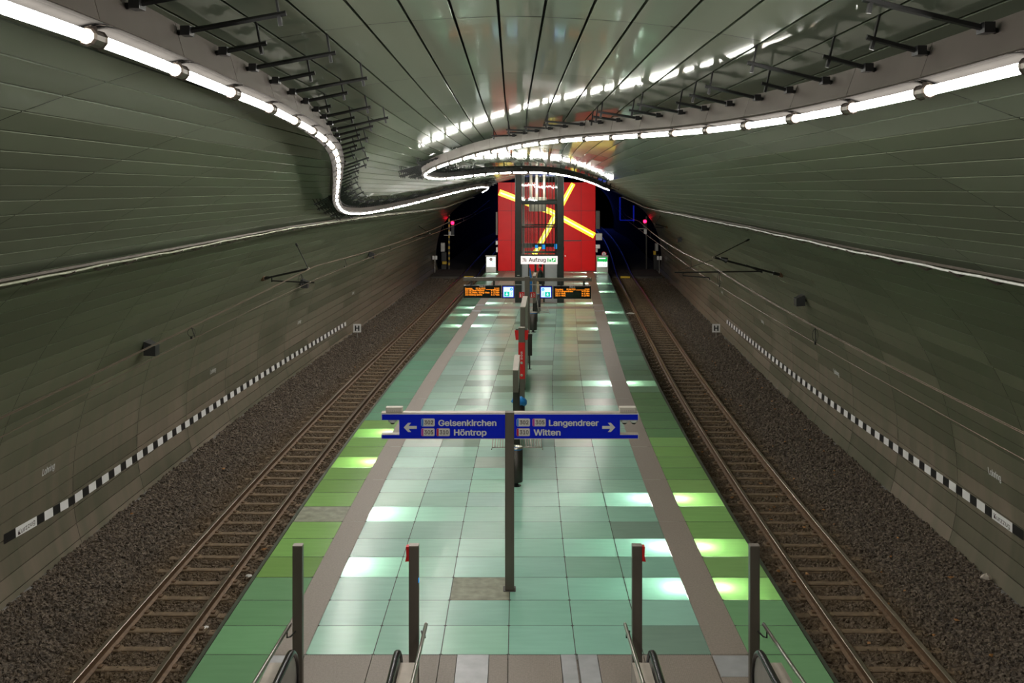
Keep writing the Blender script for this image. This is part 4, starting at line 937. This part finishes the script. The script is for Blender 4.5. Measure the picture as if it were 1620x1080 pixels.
def info(u0, u1, v0, v1, flip, lb):
    t = thing('info_display', lb, 'display', (px((u0 + u1) / 2, d), d, pz(v1, d))); y = d - .10; Xf = lambda f: px(u0 + (u1 - u0) * (f if not flip else 1 - f), d); Z = lambda f: pz(v1 + (v0 - v1) * f, d)
    MB().box(px(u0, d), px(u1, d), y, d + .10, pz(v1, d), pz(v0, d), 0, .008).obj('case', 'black', t)
    def pl(a, b, c, e, yy, nm_, m_): x0, x1 = sorted((Xf(a), Xf(b))); return MB().box(x0, x1, y - yy, y - yy + .003, Z(c), Z(e)).obj(nm_, m_, t)
    pl(.06, .94, .06, .94, .004, 'lit_frame', 'navylit'); pl(.12, .88, .12, .88, .007, 'screen', 'cyanlit'); pl(.18, .58, .16, .52, .010, 'teal_panel', 'tealit')
    cx = (Xf(.18) + Xf(.58)) / 2; cz0 = (Z(.16) + Z(.52)) / 2; q = .055
    MB().prism_xz([(cx, cz0 - q), (cx + q * .9, cz0 - q * .1), (cx + q * .3, cz0 - q * .1), (cx + q * .3, cz0 + q), (cx - q * .3, cz0 + q), (cx - q * .3, cz0 - q * .1), (cx - q * .9, cz0 - q * .1)], y - .013, y - .009).obj('arrow', 'cyanlit', t)
    cx = Xf(.73); cz1 = Z(.71); 
    MB().prism_xz([(cx + .05 * math.cos(k * .4488), cz1 + .055 * math.sin(k * .4488)) for k in range(14)], y - .011, y - .006).obj('info_symbol', 'bluelit', t)
    MB().box(cx - .009, cx + .009, y - .014, y - .010, cz1 - .035, cz1 + .02).obj('info_letter', 'cyanlit', t)
    mb = MB(); zc = Z(.34); mb.bar((cx - .035, y - .008, zc - .06), (cx + .035, y - .008, zc + .06), .004, .014); mb.bar((cx + .035, y - .008, zc - .06), (cx - .02, y - .008, zc + .03), .004, .014); mb.tube([(cx + .01, y - .008, zc + .06), (cx + .01, y - .009, zc + .06)], .012, 6); mb.obj('figure_symbol', 'bluelit', t)
info(794.2, 814.4, 451, 471.3, False, 'lit pale blue arrow screen left of the gantry post'); info(853.5, 873.8, 451.5, 471.8, True, 'lit pale blue arrow screen right of the gantry post')
for u0, u1, nm in ((821.2, 829.6, 'left'), (838.6, 847.2, 'right')):
    t = thing('fire_hose_sign', f'small red fire equipment sign on the {nm} of the gantry post', 'sign', (px((u0 + u1) / 2, d), d, pz(470.5, d))); y = d - .02
    MB().box(px(u0, d), px(u1, d), y, y + .02, pz(470.6, d), pz(461.8, d), 0, .004).obj('plate', 'redbox', t)
    mb = MB(); a, b = px(u0 + 1.2, d), px(u1 - 1.2, d); z0, z1 = pz(469.6, d), pz(463, d); mb.box(a, a + .045, y - .003, y, z0, z1 - .05); mb.box(a + .012, a + .03, y - .003, y, z1 - .05, z1 - .01)
    mb.tube([(b - .05, y - .002, z1 - .02), (b - .01, y - .002, z1 - .05), (b - .045, y - .002, (z0 + z1) / 2), (b - .01, y - .002, z0 + .03), (b - .05, y - .002, z0 + .01)], .011, 5); mb.obj('pictogram', 'signwhite', t)
bin_(px(843.6, 44.4), 44.4, 'grey cylindrical bin with blue rim behind the gantry post', r=.16, h=.84)
t = thing('poster_vitrine', 'narrow upright box with beige top in front of the lift doorway', 'vitrine', (X0(46), 46, 0)); boxed(t, 45.3, 46.9, .13, 1.1, 2.27, (45.5, 46.7))
bench(47.4, 49.2, 'far wire bench in front of the lift tower')
bin_(px(852, 50.6), 50.6, 'black bin with blue rim behind the far bench', r=.10, h=.95, m_='black')

# ------------------------------------------------------------------ lift tower
DF, DB = 54.7, 57.3; t = thing('lift_tower', 'glazed dark steel lift tower rising to the ceiling', 'lift', (px(853, DF), 56, 0))
xl, xr = px(815, DF), px(892, DF); ztop = 6.62; cw = .34
for (x0, x1) in ((xl, xl + cw), (xr - cw, xr)):
    for (y0, y1) in ((DF, DF + .3), (DB - .3, DB)): MB().box(x0, x1, y0, y1, 0, ztop, 0, .02).obj('corner_column', 'liftsteel', t)
for v, h in ((404, .10), (359, .07), (320, .22)):
    z = pz(v, DF)
    mb = MB()
    for y0, y1 in ((DF + .02, DF + .12), (DB - .12, DB - .02)): mb.box(xl, xr, y0, y1, z - h / 2, z + h / 2)
    for x0 in (xl + .05, xr - .15): mb.box(x0, x0 + .1, DF + .12, DB - .12, z - h / 2, z + h / 2)
    mb.obj('ring_beam', 'liftsteel', t)
for i, u in enumerate((827.5, 834, 840, 846, 851.5, 857.5, 863, 868.5, 873.5, 878.5)):
    x = px(u, DF); MB().box(x - .016, x + .016, DF + .04, DF + .12, 2.42, ztop).obj('mullion', 'liftsteel', t)
for u in (832, 838.5, 845, 855, 866): x = px(u, DF); MB().box(x - .015, x + .015, DB - .12, DB - .06, 2.42, ztop).obj('mullion', 'liftsteel', t)
z0 = 2.46; mb = MB()
xs_ = np.linspace(xl + .02, xr - .02, 5)
for i in range(4):
    for za, zb2 in ((z0, pz(359, DF)), (pz(359, DF), pz(322, DF)), (pz(318, DF), ztop)):
        yj = DF + .014 + random.uniform(-.006, .006); yk = DF + .014 + random.uniform(-.006, .006)
        mb.add([(xs_[i] + .005, yj, za + .01), (xs_[i + 1] - .005, yk, za + .01), (xs_[i + 1] - .005, yk + .038 * (za > 5) + random.uniform(-.006, .006), zb2 - .01), (xs_[i] + .005, yj + .038 * (za > 5) + random.uniform(-.006, .006), zb2 - .01)], [(0, 1, 2, 3)])
mb.obj('front_glazing', 'liftglass', t)
MB().box(px(826, DF), px(830, DF), DF + .5, DF + .6, 2.42, ztop - .05).obj('guide_pipe', 'white', t)
MB().box(px(837, 56), px(864, 56), 55.6, 56.6, pz(334, 56), pz(312, 56), 0, .02).obj('counterweight', 'cream', t)
for u in (840, 849, 861): MB().box(px(u - 2, 56), px(u + 2, 56), 55.7, 55.9, pz(312, 56), ztop).obj('hoist_rail', 'beige', t)
mb = MB(); z = pz(387.5, 55.5); mb.box(px(822, 55.5), px(888, 55.5), 55.3, 55.5, z - .09, z + .09, 0, .01); mb.obj('cabin_sill_beam', 'liftsteel', t)
MB().box(px(828, 55.5), px(842, 55.5), 55.2, 55.3, z - .13, z + .11, 0, .01).obj('brown_plate', 'stone', t)
for u0, u1, v0, v1 in ((846, 851.5, 388, 393), (857, 863, 387.5, 394.5), (877.5, 881.5, 386.5, 394)): MB().box(px(u0, DF), px(u1, DF), DF + .24, DF + .3, pz(v1, DF), pz(v0, DF)).obj('blue_screen', 'bluelit', t)
for u0, u1 in ((824, 836), (862, 882)): MB().box(px(u0, DF), px(u1, DF), DF + .16, DF + .22, .02, 2.0).obj('door_leaf', 'liftdoor', t)
for u0, u1 in ((835.5, 837.5), (859.5, 862), (845.5, 849)): MB().box(px(u0, DF), px(u1, DF), DF + .14, DF + .26, .02, 2.0).obj('door_frame', 'liftsteel', t)
MB().box(xl - .1, xr + .1, DF - .12, DB + .1, 0, .012).obj('threshold', 'stone', t)
MB().box(px(818, DF), px(822, DF), DF - .01, DF, pz(436, DF), pz(435, DF)).obj('small_plate', 'cream', t)
for z_, e_ in ((6.0, 60), (2.3, 8)):
    l = bpy.data.lights.new('lift_interior_lamp', 'POINT'); l.energy = e_; l.color = (1, .93, .82); l.shadow_soft_size = .08
    o = bpy.data.objects.new('lift_interior_lamp', l); COL.objects.link(o); o.location = (px(853, 55.3), 55.3, z_)
t = thing('lift_sign', 'lit white lift sign reading Aufzug above the lift door', 'sign', (px(853, DF), DF, 2.0)); y = DF - .1
MB().box(px(824, DF), px(882, DF), y, DF - .002, pz(417.4, DF), pz(405, DF), 0, .01).obj('light_box', 'liftsign', t); lbx = t.children[0]
mb = MB(); text_mesh(mb, 'Aufzug', px(836.3, DF), px(863.5, DF), pz(413.7, DF), .20, y - .003, bold=.04); mb.obj('lettering', 'print', lbx)
mb = MB(); 
for i in range(3):
    for j in range(4):
        if (i * 5 + j * 3) % 4 != 1: a = 826.8 + j * 1.6; b = 408 + i * 2; mb.box(px(a, DF), px(a + 1.2, DF), y - .004, y, pz(b + 1.7, DF), pz(b, DF))
mb.obj('faded_symbol', 'pinkgrey', lbx)
mb = MB(); mb.box(px(866, DF), px(867.6, DF), y - .004, y, pz(414, DF), pz(408, DF)); mb.box(px(869, DF), px(871.5, DF), y - .004, y, pz(413.7, DF), pz(410, DF)); mb.box(px(872.5, DF), px(879, DF), y - .004, y, pz(414, DF), pz(408, DF)); mb.obj('green_symbols', 'greenlit', lbx)
mb = MB(); mb.bar((px(874, DF), y - .006, pz(413, DF)), (px(877.4, DF), y - .006, pz(409.4, DF)), .004, .04); mb.bar((px(875.2, DF), y - .006, pz(409.2, DF)), (px(878, DF), y - .006, pz(409.2, DF)), .004, .03); mb.bar((px(877.8, DF), y - .006, pz(412, DF)), (px(877.8, DF), y - .006, pz(409, DF)), .004, .03); mb.obj('symbol_arrow', 'whitelit', lbx)

# person waiting inside the doorway, side on
def person(x, y, z):
    t = thing('person', 'person in dark green coat and red scarf standing in the lift doorway', 'person', (x, y, z))
    J = [(0, 0, .88), (0, .0, 1.08), (0, 0, 1.30), (0, 0, 1.40), (-.02, 0, 1.47), (-.03, 0, 1.56),
         (0, .09, .84), (.01, .10, .45), (.0, .10, .07), (-.13, .10, .03), (0, -.09, .84), (-.02, -.10, .45), (.02, -.10, .07), (-.11, -.10, .03),
         (0, .19, 1.32), (.03, .23, 1.05), (-.10, .20, .86), (-.16, .19, .82), (0, -.19, 1.32), (.03, -.23, 1.05), (-.12, -.18, .90), (-.18, -.16, .88)]
    E_ = [(0, 1), (1, 2), (2, 3), (3, 4), (4, 5), (0, 6), (6, 7), (7, 8), (8, 9), (0, 10), (10, 11), (11, 12), (12, 13), (2, 14), (14, 15), (15, 16), (16, 17), (2, 18), (18, 19), (19, 20), (20, 21)]
    Rr = [.14, .13, .14, .06, .055, .07, .09, .065, .045, .035, .09, .065, .045, .035, .06, .045, .035, .03, .06, .045, .035, .03]
    me = bpy.data.meshes.new('body'); me.from_pydata(J, E_, []); me.materials.append(M['coat']); o = bpy.data.objects.new('body', me); COL.objects.link(o); o.parent = t
    sk = o.modifiers.new('skin', 'SKIN'); 
    for i, v in enumerate(me.skin_vertices[0].data): v.radius = (Rr[i], Rr[i]); v.use_root = (i == 0)
    o.modifiers.new('sub', 'SUBSURF').levels = 1
    def ell(c, r, nm, m_, n=12):
        mb = MB(); mb.lathe((0, 0, 0), [(max(.004, math.sin(a) * r[0]), -math.cos(a) * r[2]) for a in np.linspace(0, math.pi, 9)], n)
        mb.v = [(p[0] + c[0], p[1] * r[1] / r[0] + c[1], p[2] + c[2]) for p in mb.v]; q = mb.obj(nm, m_, None, True); q.parent = t; return q
    ell((-.035, 0, 1.585), (.088, .075, .115), 'head', 'skin'); ell((.0, 0, 1.625), (.092, .084, .10), 'hair', 'hair'); ell((-.125, 0, 1.575), (.018, .014, .022), 'nose', 'skin', 8)
    for q in (-.03, .03): ell((-.112, q, 1.60), (.010, .010, .010), 'eye', 'white', 8)
    ell((-.015, 0, 1.435), (.09, .09, .06), 'scarf', 'scarf'); ell((.0, 0, 1.02), (.17, .22, .34), 'coat_body', 'coat')
    for sgn in (-1, 1):
        mb = MB()
        for f in range(4): a = Vector((-.185 if sgn < 0 else -.165, sgn * .17 + (f - 1.5) * .016, .86 if sgn < 0 else .80)); mb.tube([a, a + Vector((-.035, 0, -.02)), a + Vector((-.05, 0, -.05 - .006 * (f % 2)))], .009, 5)
        b = Vector((-.17, sgn * .14, .85 if sgn < 0 else .79)); mb.tube([b, b + Vector((-.025, -sgn * .02, -.01))], .010, 5); q = mb.obj('hand', 'skin', None, True); q.parent = t
    t.scale = (1.02, 1.02, 1.02)
    return t
person(px(855, 57.9), 57.9, .0)
d = 57.7; mb = MB(); mb.add([at(837.5, 424, d), at(839, 423, d), at(842, 441, d), at(842, 470.5, d), at(838, 470.5, d), at(838, 424, d + .05), at(839, 423, d + .05), at(842, 441, d + .05), at(842, 470.5, d + .05), at(838, 470.5, d + .05)],
    [(0, 1, 2, 3, 4), (9, 8, 7, 6, 5), (0, 5, 6, 1), (1, 6, 7, 2), (2, 7, 8, 3), (3, 8, 9, 4), (4, 9, 5, 0)]); tag(mb.obj('blue_banner', 'bluebag'), 'slim blue banner standing left of the person in the lift doorway', 'banner')

# ------------------------------------------------------------------ red clad machine room with lit yellow strips
DR = 73.3; t = thing('red_machine_room', 'large red panelled cabin with glowing yellow strips behind the lift', 'cabin', (px(865, DR), DR, 0))
xa, xb = px(788, DR), px(942, DR); zt = pz(288.3, DR)
MB().box(xa + .03, xb - .03, DR + .02, DR + 4.5, 0, zt - .02).obj('core', 'black', t)
us = [788, 809, 835, 862, 889, 919.5, 942]; vs_ = [288.3, 333.5, 380, 428.5]
for i in range(6):
    for j in range(3):
        if j == 2 and i == 4: continue
        MB().box(px(us[i], DR) + .008, px(us[i + 1], DR) - .008, DR, DR + .04, max(.005, pz(vs_[j + 1], DR) + .008), pz(vs_[j], DR) - .008, 0, .01).obj('front_panel', 'red', t)
dr = MB().box(px(889, DR) + .008, px(919.5, DR) - .008, DR - .004, DR + .04, .005, pz(381.5, DR), 0, .01).obj('door', 'red', t); MB().box(px(893.5, DR), px(895, DR), DR - .03, DR, 1.0, 1.1).obj('handle', 'steel', dr)
for sd in (-1, 1):
    for j in range(3):
        for k in range(3): MB().box(*( (xa - .005, xa + .03) if sd < 0 else (xb - .03, xb + .005)), DR + .04 + k * 1.48, DR + 1.5 + k * 1.48, max(.005, pz(vs_[j + 1], DR) + .008), pz(vs_[j], DR) - .008).obj('side_panel', 'red', t)
def strip(p, q, wd0, wd1, core=True):
    p = at(p[0], p[1], DR); q = at(q[0], q[1], DR); T = (q - p).normalized(); n_ = Vector((-T.z, 0, T.x)); y = DR - .035
    pts = [p - n_ * wd0 / 2, q - n_ * wd1 / 2, q + n_ * wd1 / 2, p + n_ * wd0 / 2]; poly = [(a.x, a.z) for a in pts]
    if (poly[1][0] - poly[0][0]) * (poly[2][1] - poly[1][1]) - (poly[1][1] - poly[0][1]) * (poly[2][0] - poly[1][0]) < 0: poly = poly[::-1]
    o = MB().prism_xz(poly, y, DR + .002).obj('yellow_strip', 'yellowlit', t)
    a, b = p + T * .1, q - T * .1; MB().bar((a.x, y - .006, a.z), (b.x, y - .006, b.z), .006, wd0 * .24).obj('lamp_glow', 'yellowcore', o)
strip((789.6, 304), (868, 333.5), .42, .40); strip((868, 333), (940.3, 372.6), .40, .40); strip((907, 290.2), (883, 334), .30, .36); strip((884, 331), (845, 403), .42, .34)
for x_, z_ in ((px(820, 58), 5.9), (px(888, 58), 5.9), (px(820, 58), 2.6), (px(888, 58), 2.6)):  # added spots, out of view behind the tower, to brighten the red front
    fx = thing('added_cabin_fill', f'small unseen floodlight added behind the lift tower to brighten the red cabin, {"left" if x_ < 1.5 else "right"} {"upper" if z_ > 4 else "lower"}', 'floodlight', (x_, 57.6, z_))
    MB().box(x_ - .12, x_ + .12, 57.35, 57.6, z_ - .1, z_ + .1, 0, .02).obj('case', 'dark', fx)
    l = bpy.data.lights.new('added_cabin_fill_light', 'SPOT'); l.energy = 850; l.spot_size = math.radians(75); l.spot_blend = .8; l.shadow_soft_size = .08; l.color = (1, .95, .88)
    o = bpy.data.objects.new('added_cabin_fill_light', l); COL.objects.link(o); o.location = (x_, 57.68, z_); o.rotation_euler = (math.radians(90), 0, 0)
# small fittings beside the cabin
for u0, u1, v0, v1, m_, nm, lb, cat, dd_ in (
        (784, 787.6, 335, 372, 'dark', 'equipment_cabinet', 'tall narrow dark cabinet on the left side of the red cabin', 'cabinet', 74.5),
        (942.4, 949.3, 333.5, 362.5, 'dark', 'equipment_cabinet', 'tall narrow dark cabinet on the right side of the red cabin', 'cabinet', 74.5),
        (942.4, 953, 369, 380, 'greymetal', 'mesh_plate', 'square grey plate on the right side of the red cabin', 'plate', 74),
        (942.4, 949.5, 387, 393, 'white', 'white_box', 'small white box low on the right side of the red cabin', 'box', 74),
        (942.4, 945.8, 393.5, 399, 'cream', 'cream_box', 'small cream box under the white box beside the red cabin', 'box', 74),
        (784, 787.6, 381, 387, 'white', 'white_box', 'small white box low on the left side of the red cabin', 'box', 74),
        (784.6, 787.6, 391, 399, 'greymetal', 'grey_box', 'small grey box under the white box left of the red cabin', 'box', 74)):
    mb = MB(); k = (dd_ - DR) * 0; mb.box(px(u0, DR) if u0 > 900 else px(u0, DR), px(u1, DR), DR + .05, DR + .05 + (dd_ - DR), pz(v1, DR), pz(v0, DR), 0, .02)
    if nm == 'mesh_plate':
        for i in range(4): mb.box(px(u0 + 1 + i * 2.4, DR), px(u0 + 2.2 + i * 2.4, DR), DR + .03, DR + .06, pz(v1 - 1.5, DR), pz(v0 + 1.5, DR))
    tag(mb.obj(nm, m_), lb, cat)
for u0, u1, v0, v1, lb, grn in ((768.5, 785, 405, 428.5, 'lit white information cabinet left of the red cabin', 0), (943.5, 962, 405, 429, 'lit green and white information cabinet right of the red cabin', 1)):
    d = 72.6; t = thing('information_cabinet', lb, 'information cabinet', (px((u0 + u1) / 2, d), d, 0)); y = d - .02
    MB().box(px(u0, d), px(u1, d), d, d + .4, .0, pz(v0, d), 0, .02).obj('case', 'greymetal', t)
    MB().box(px(u0 - .4, d), px(u1 + .4, d), d - .05, d + .45, pz(v0, d), pz(v0 - 1, d)).obj('roof', 'greymetal', t)
    a, b = px(u0 + 1.4, d), px(u1 - 1.4, d); zu, zl = pz(v0 + 1.6, d), pz(v0 + 17, d); zm = zu - (zu - zl) * .45
    MB().box(a, b, y, y + .02, zm, zu).obj('upper_screen', 'greenlit' if grn else 'whitelit', t); MB().box(a, b, y, y + .02, zl, zm - .01).obj('lower_screen', 'whitelit', t)
    mb = MB()
    for i in range(4): mb.box(a + (b - a) * (.62 if i % 2 else .82), a + (b - a) * (.62 if i % 2 else .82) + .06, y - .003, y, zl + .10 + .22 * (i // 2), zl + .16 + .22 * (i // 2))
    mb.obj('green_squares', 'greenlit', t)
    if grn: MB().box(a + .1, b - .12, y - .004, y, zm + .18, zm + .24).obj('text_line', 'whitelit', t)
    else:
        cx = (a + b) / 2; MB().prism_xz([(cx + .12 * math.cos(k * .4488), (zm + zu) / 2 + .12 * math.sin(k * .4488)) for k in range(14)], y - .003, y).obj('round_symbol', 'pinkgrey', t)
d = 73.2; x = px(955.5, d); z = pz(401.5, d); t = thing('round_warning_sign', 'round white sign with red rim beside the right information cabinet', 'sign', (x, d, -.3))
for r, yy, m_, nm in ((.165, 0, 'redbox', 'rim'), (.125, -.006, 'white', 'face')): MB().prism_xz([(x + r * math.cos(k * .2618), z + r * math.sin(k * .2618)) for k in range(24)], d + yy - .01, d + yy + .01).obj(nm, m_, t)
MB().box(x - .02, x + .02, d - .022, d - .015, z - .08, z + .08).obj('symbol', 'print', t); MB().tube([(x, d + .03, -.5), (x, d + .03, z)], .025, 6).obj('pole', 'greymetal', t)

# ------------------------------------------------------------------ signals at the tunnel mouth
def signal(um, lamp, head, plate, base_v, d, lb, striped):
    x = px(um, d); t = thing('railway_signal', lb, 'signal', (x, d, -.6)); zt = pz(lamp[1] - 8, d)
    mb = MB(); mb.bar((x, d, -.6), (x, d, zt), .10, .10); mb.obj('mast', 'dark', t)
    if striped:
        mb = MB()
        for i in range(12): z = -.3 + i * .42; mb.box(x - .058, x + .058, d - .06, d + .05, z, z + .2)
        mb.obj('yellow_stripes', 'yellow', t)
    MB().box(px(head[0], d), px(head[1], d), d - .1, d + .15, pz(head[3], d), pz(head[2], d), 0, .03).obj('signal_head', 'black', t); hd = [c for c in t.children if c.name.startswith('signal_head')][0]
    xl_, zl_ = px(lamp[0], d), pz(lamp[1], d); o = MB().lathe((0, 0, 0), [(.13, 0), (.13, .02), (.08, .05), (.01, .06)], 14).obj('red_lamp', 'redlamp', t, True); o.matrix_parent_inverse = Matrix(); o.location = Vector((xl_, d - .1, zl_)) - t.location; o.rotation_euler = (math.pi / 2, 0, 0)
    MB().box(px(plate[0], d), px(plate[1], d), d - .16, d - .12, pz(plate[3], d), pz(plate[2], d)).obj('number_plate', 'white', hd)
    MB().box(min(x, px(head[0], d)) - .4, max(x, px(head[1], d)), d - .05, d + .05, pz(head[3] + 1, d), pz(head[3], d)).obj('platform_bracket', 'greymetal', t)
signal(710.5, (716, 352.5), (713.5, 719, 350, 371.5), (709.8, 713.6, 366, 372), 412, 82, 'signal with red lamp and striped mast at the left tunnel mouth', True)
signal(1022.5, (1020, 350), (1017.5, 1023, 347, 361), (1018.3, 1022.8, 362.5, 369.5), 412, 82, 'signal with red lamp at the right tunnel mouth', False)
for u0, u1, v0, v1, m_, nm, lb, cat in ((697, 704, 384, 398, 'greymetal', 'relay_box', 'pale grey relay box under the left signal', 'box'), (699.5, 706.5, 413.5, 418, 'yellow', 'yellow_box', 'yellow box at the foot of the left signal', 'box'),
        (1036.5, 1041.5, 385, 397, 'greymetal', 'relay_box', 'pale grey relay box under the right signal', 'box'), (1034, 1038, 397, 403, 'yellow', 'yellow_box', 'yellow box beside the right signal', 'box'),
        (698, 706.5, 399, 418.5, 'black', 'dark_cabinet', 'dark cabinet on the floor below the left signal', 'cabinet'), (1033.5, 1043, 402, 412, 'black', 'dark_cabinet', 'dark cabinet on the floor below the right signal', 'cabinet')):
    d = 81 if m_ != 'black' else 81.6; tag(MB().box(px(u0, d), px(u1, d), d, d + .35, pz(v1, d) if m_ != 'black' else -.6, pz(v0, d), 0, .03).obj(nm, m_), lb, cat)
for u, v, dv, lb in ((688, 407.5, 432, 'pair of small white plates on a stake by the left wall end'), (1043, 408, 431, 'pair of small white plates on a stake by the right wall end')):
    d = 77; x = px(u, d); t = thing('plate_stake', lb, 'sign', (x, d, -.55)); MB().tube([(x, d, -.6), (x, d, pz(v, d) + .1)], .02, 6).obj('stake', 'greymetal', t)
    for k in (-1, 1): MB().box(x + k * .1 - .075, x + k * .1 + .075, d - .03, d - .01, pz(v + 3, d), pz(v - 3, d), 0, .01).obj('plate', 'white', t)
# blue lit frame far inside the right tunnel
d = 96; t = thing('blue_lamp_frame', 'frame of blue lamps far inside the right tunnel', 'lamp', (px(990, d), d, 0))
for u0, u1, v0, v1 in ((980, 982, 312, 348), (1001.5, 1003.5, 325, 350), (981, 1004, 347.5, 349)): MB().box(px(u0, d), px(u1, d), d, d + .1, pz(v1, d), pz(v0, d)).obj('blue_lamp', 'bluelamp', t)
l = bpy.data.lights.new('blue_tunnel_light', 'AREA'); l.energy = 220; l.color = (.06, .12, 1); l.size = 14; l.size_y = 5; l.shape = 'RECTANGLE'
o = bpy.data.objects.new('blue_tunnel_light', l); COL.objects.link(o); o.location = (8, 148, 4); o.rotation_euler = (math.radians(-80), 0, 0)

# ------------------------------------------------------------------ repeats of one kind carry one group phrase
GROUPS = {'station_name_lettering': 'station name letterings on the walls', 'wall_loudspeaker': 'loudspeakers on the walls', 'stop_board': 'stop boards at the wall foot', 'stop_marker_band': 'stop marker bands on the walls',
    'cable_tray': 'cable trays on the walls', 'light_ribbon': 'light ribbons under the ceiling', 'railway_track': 'tracks beside the platform', 'track_crossing_slab': 'walkway slabs across the tracks', 'overhead_line': 'overhead lines above the tracks',
    'overhead_line_bracket': 'wire brackets on the walls', 'dome_camera': 'dome cameras under the direction sign', 'junction_box': 'junction boxes on the direction sign', 'gate_post': 'gate posts at the escalators', 'handrail': 'handrails at the escalators',
    'escalator': 'escalators at the near end', 'bench': 'wire benches on the platform', 'litter_bin': 'litter bins on the platform', 'poster_vitrine': 'vitrines on the platform', 'departure_display': 'departure displays on the gantry', 'info_display': 'arrow screens on the gantry',
    'fire_hose_sign': 'fire equipment signs on the gantry', 'added_cabin_fill': 'unseen floodlights added to brighten the red cabin', 'equipment_cabinet': 'cabinets beside the red cabin', 'white_box': 'white boxes beside the red cabin', 'information_cabinet': 'information cabinets beside the red cabin',
    'railway_signal': 'signals at the tunnel mouth', 'relay_box': 'relay boxes under the signals', 'yellow_box': 'yellow boxes by the signals', 'dark_cabinet': 'dark cabinets below the signals', 'plate_stake': 'plate stakes by the wall ends', 'paper_scrap': 'white scraps by the left platform edge'}
for o in S.objects:
    if o.parent is None and 'label' in o and o.name.split('.')[0] in GROUPS: o['group'] = GROUPS[o.name.split('.')[0]]
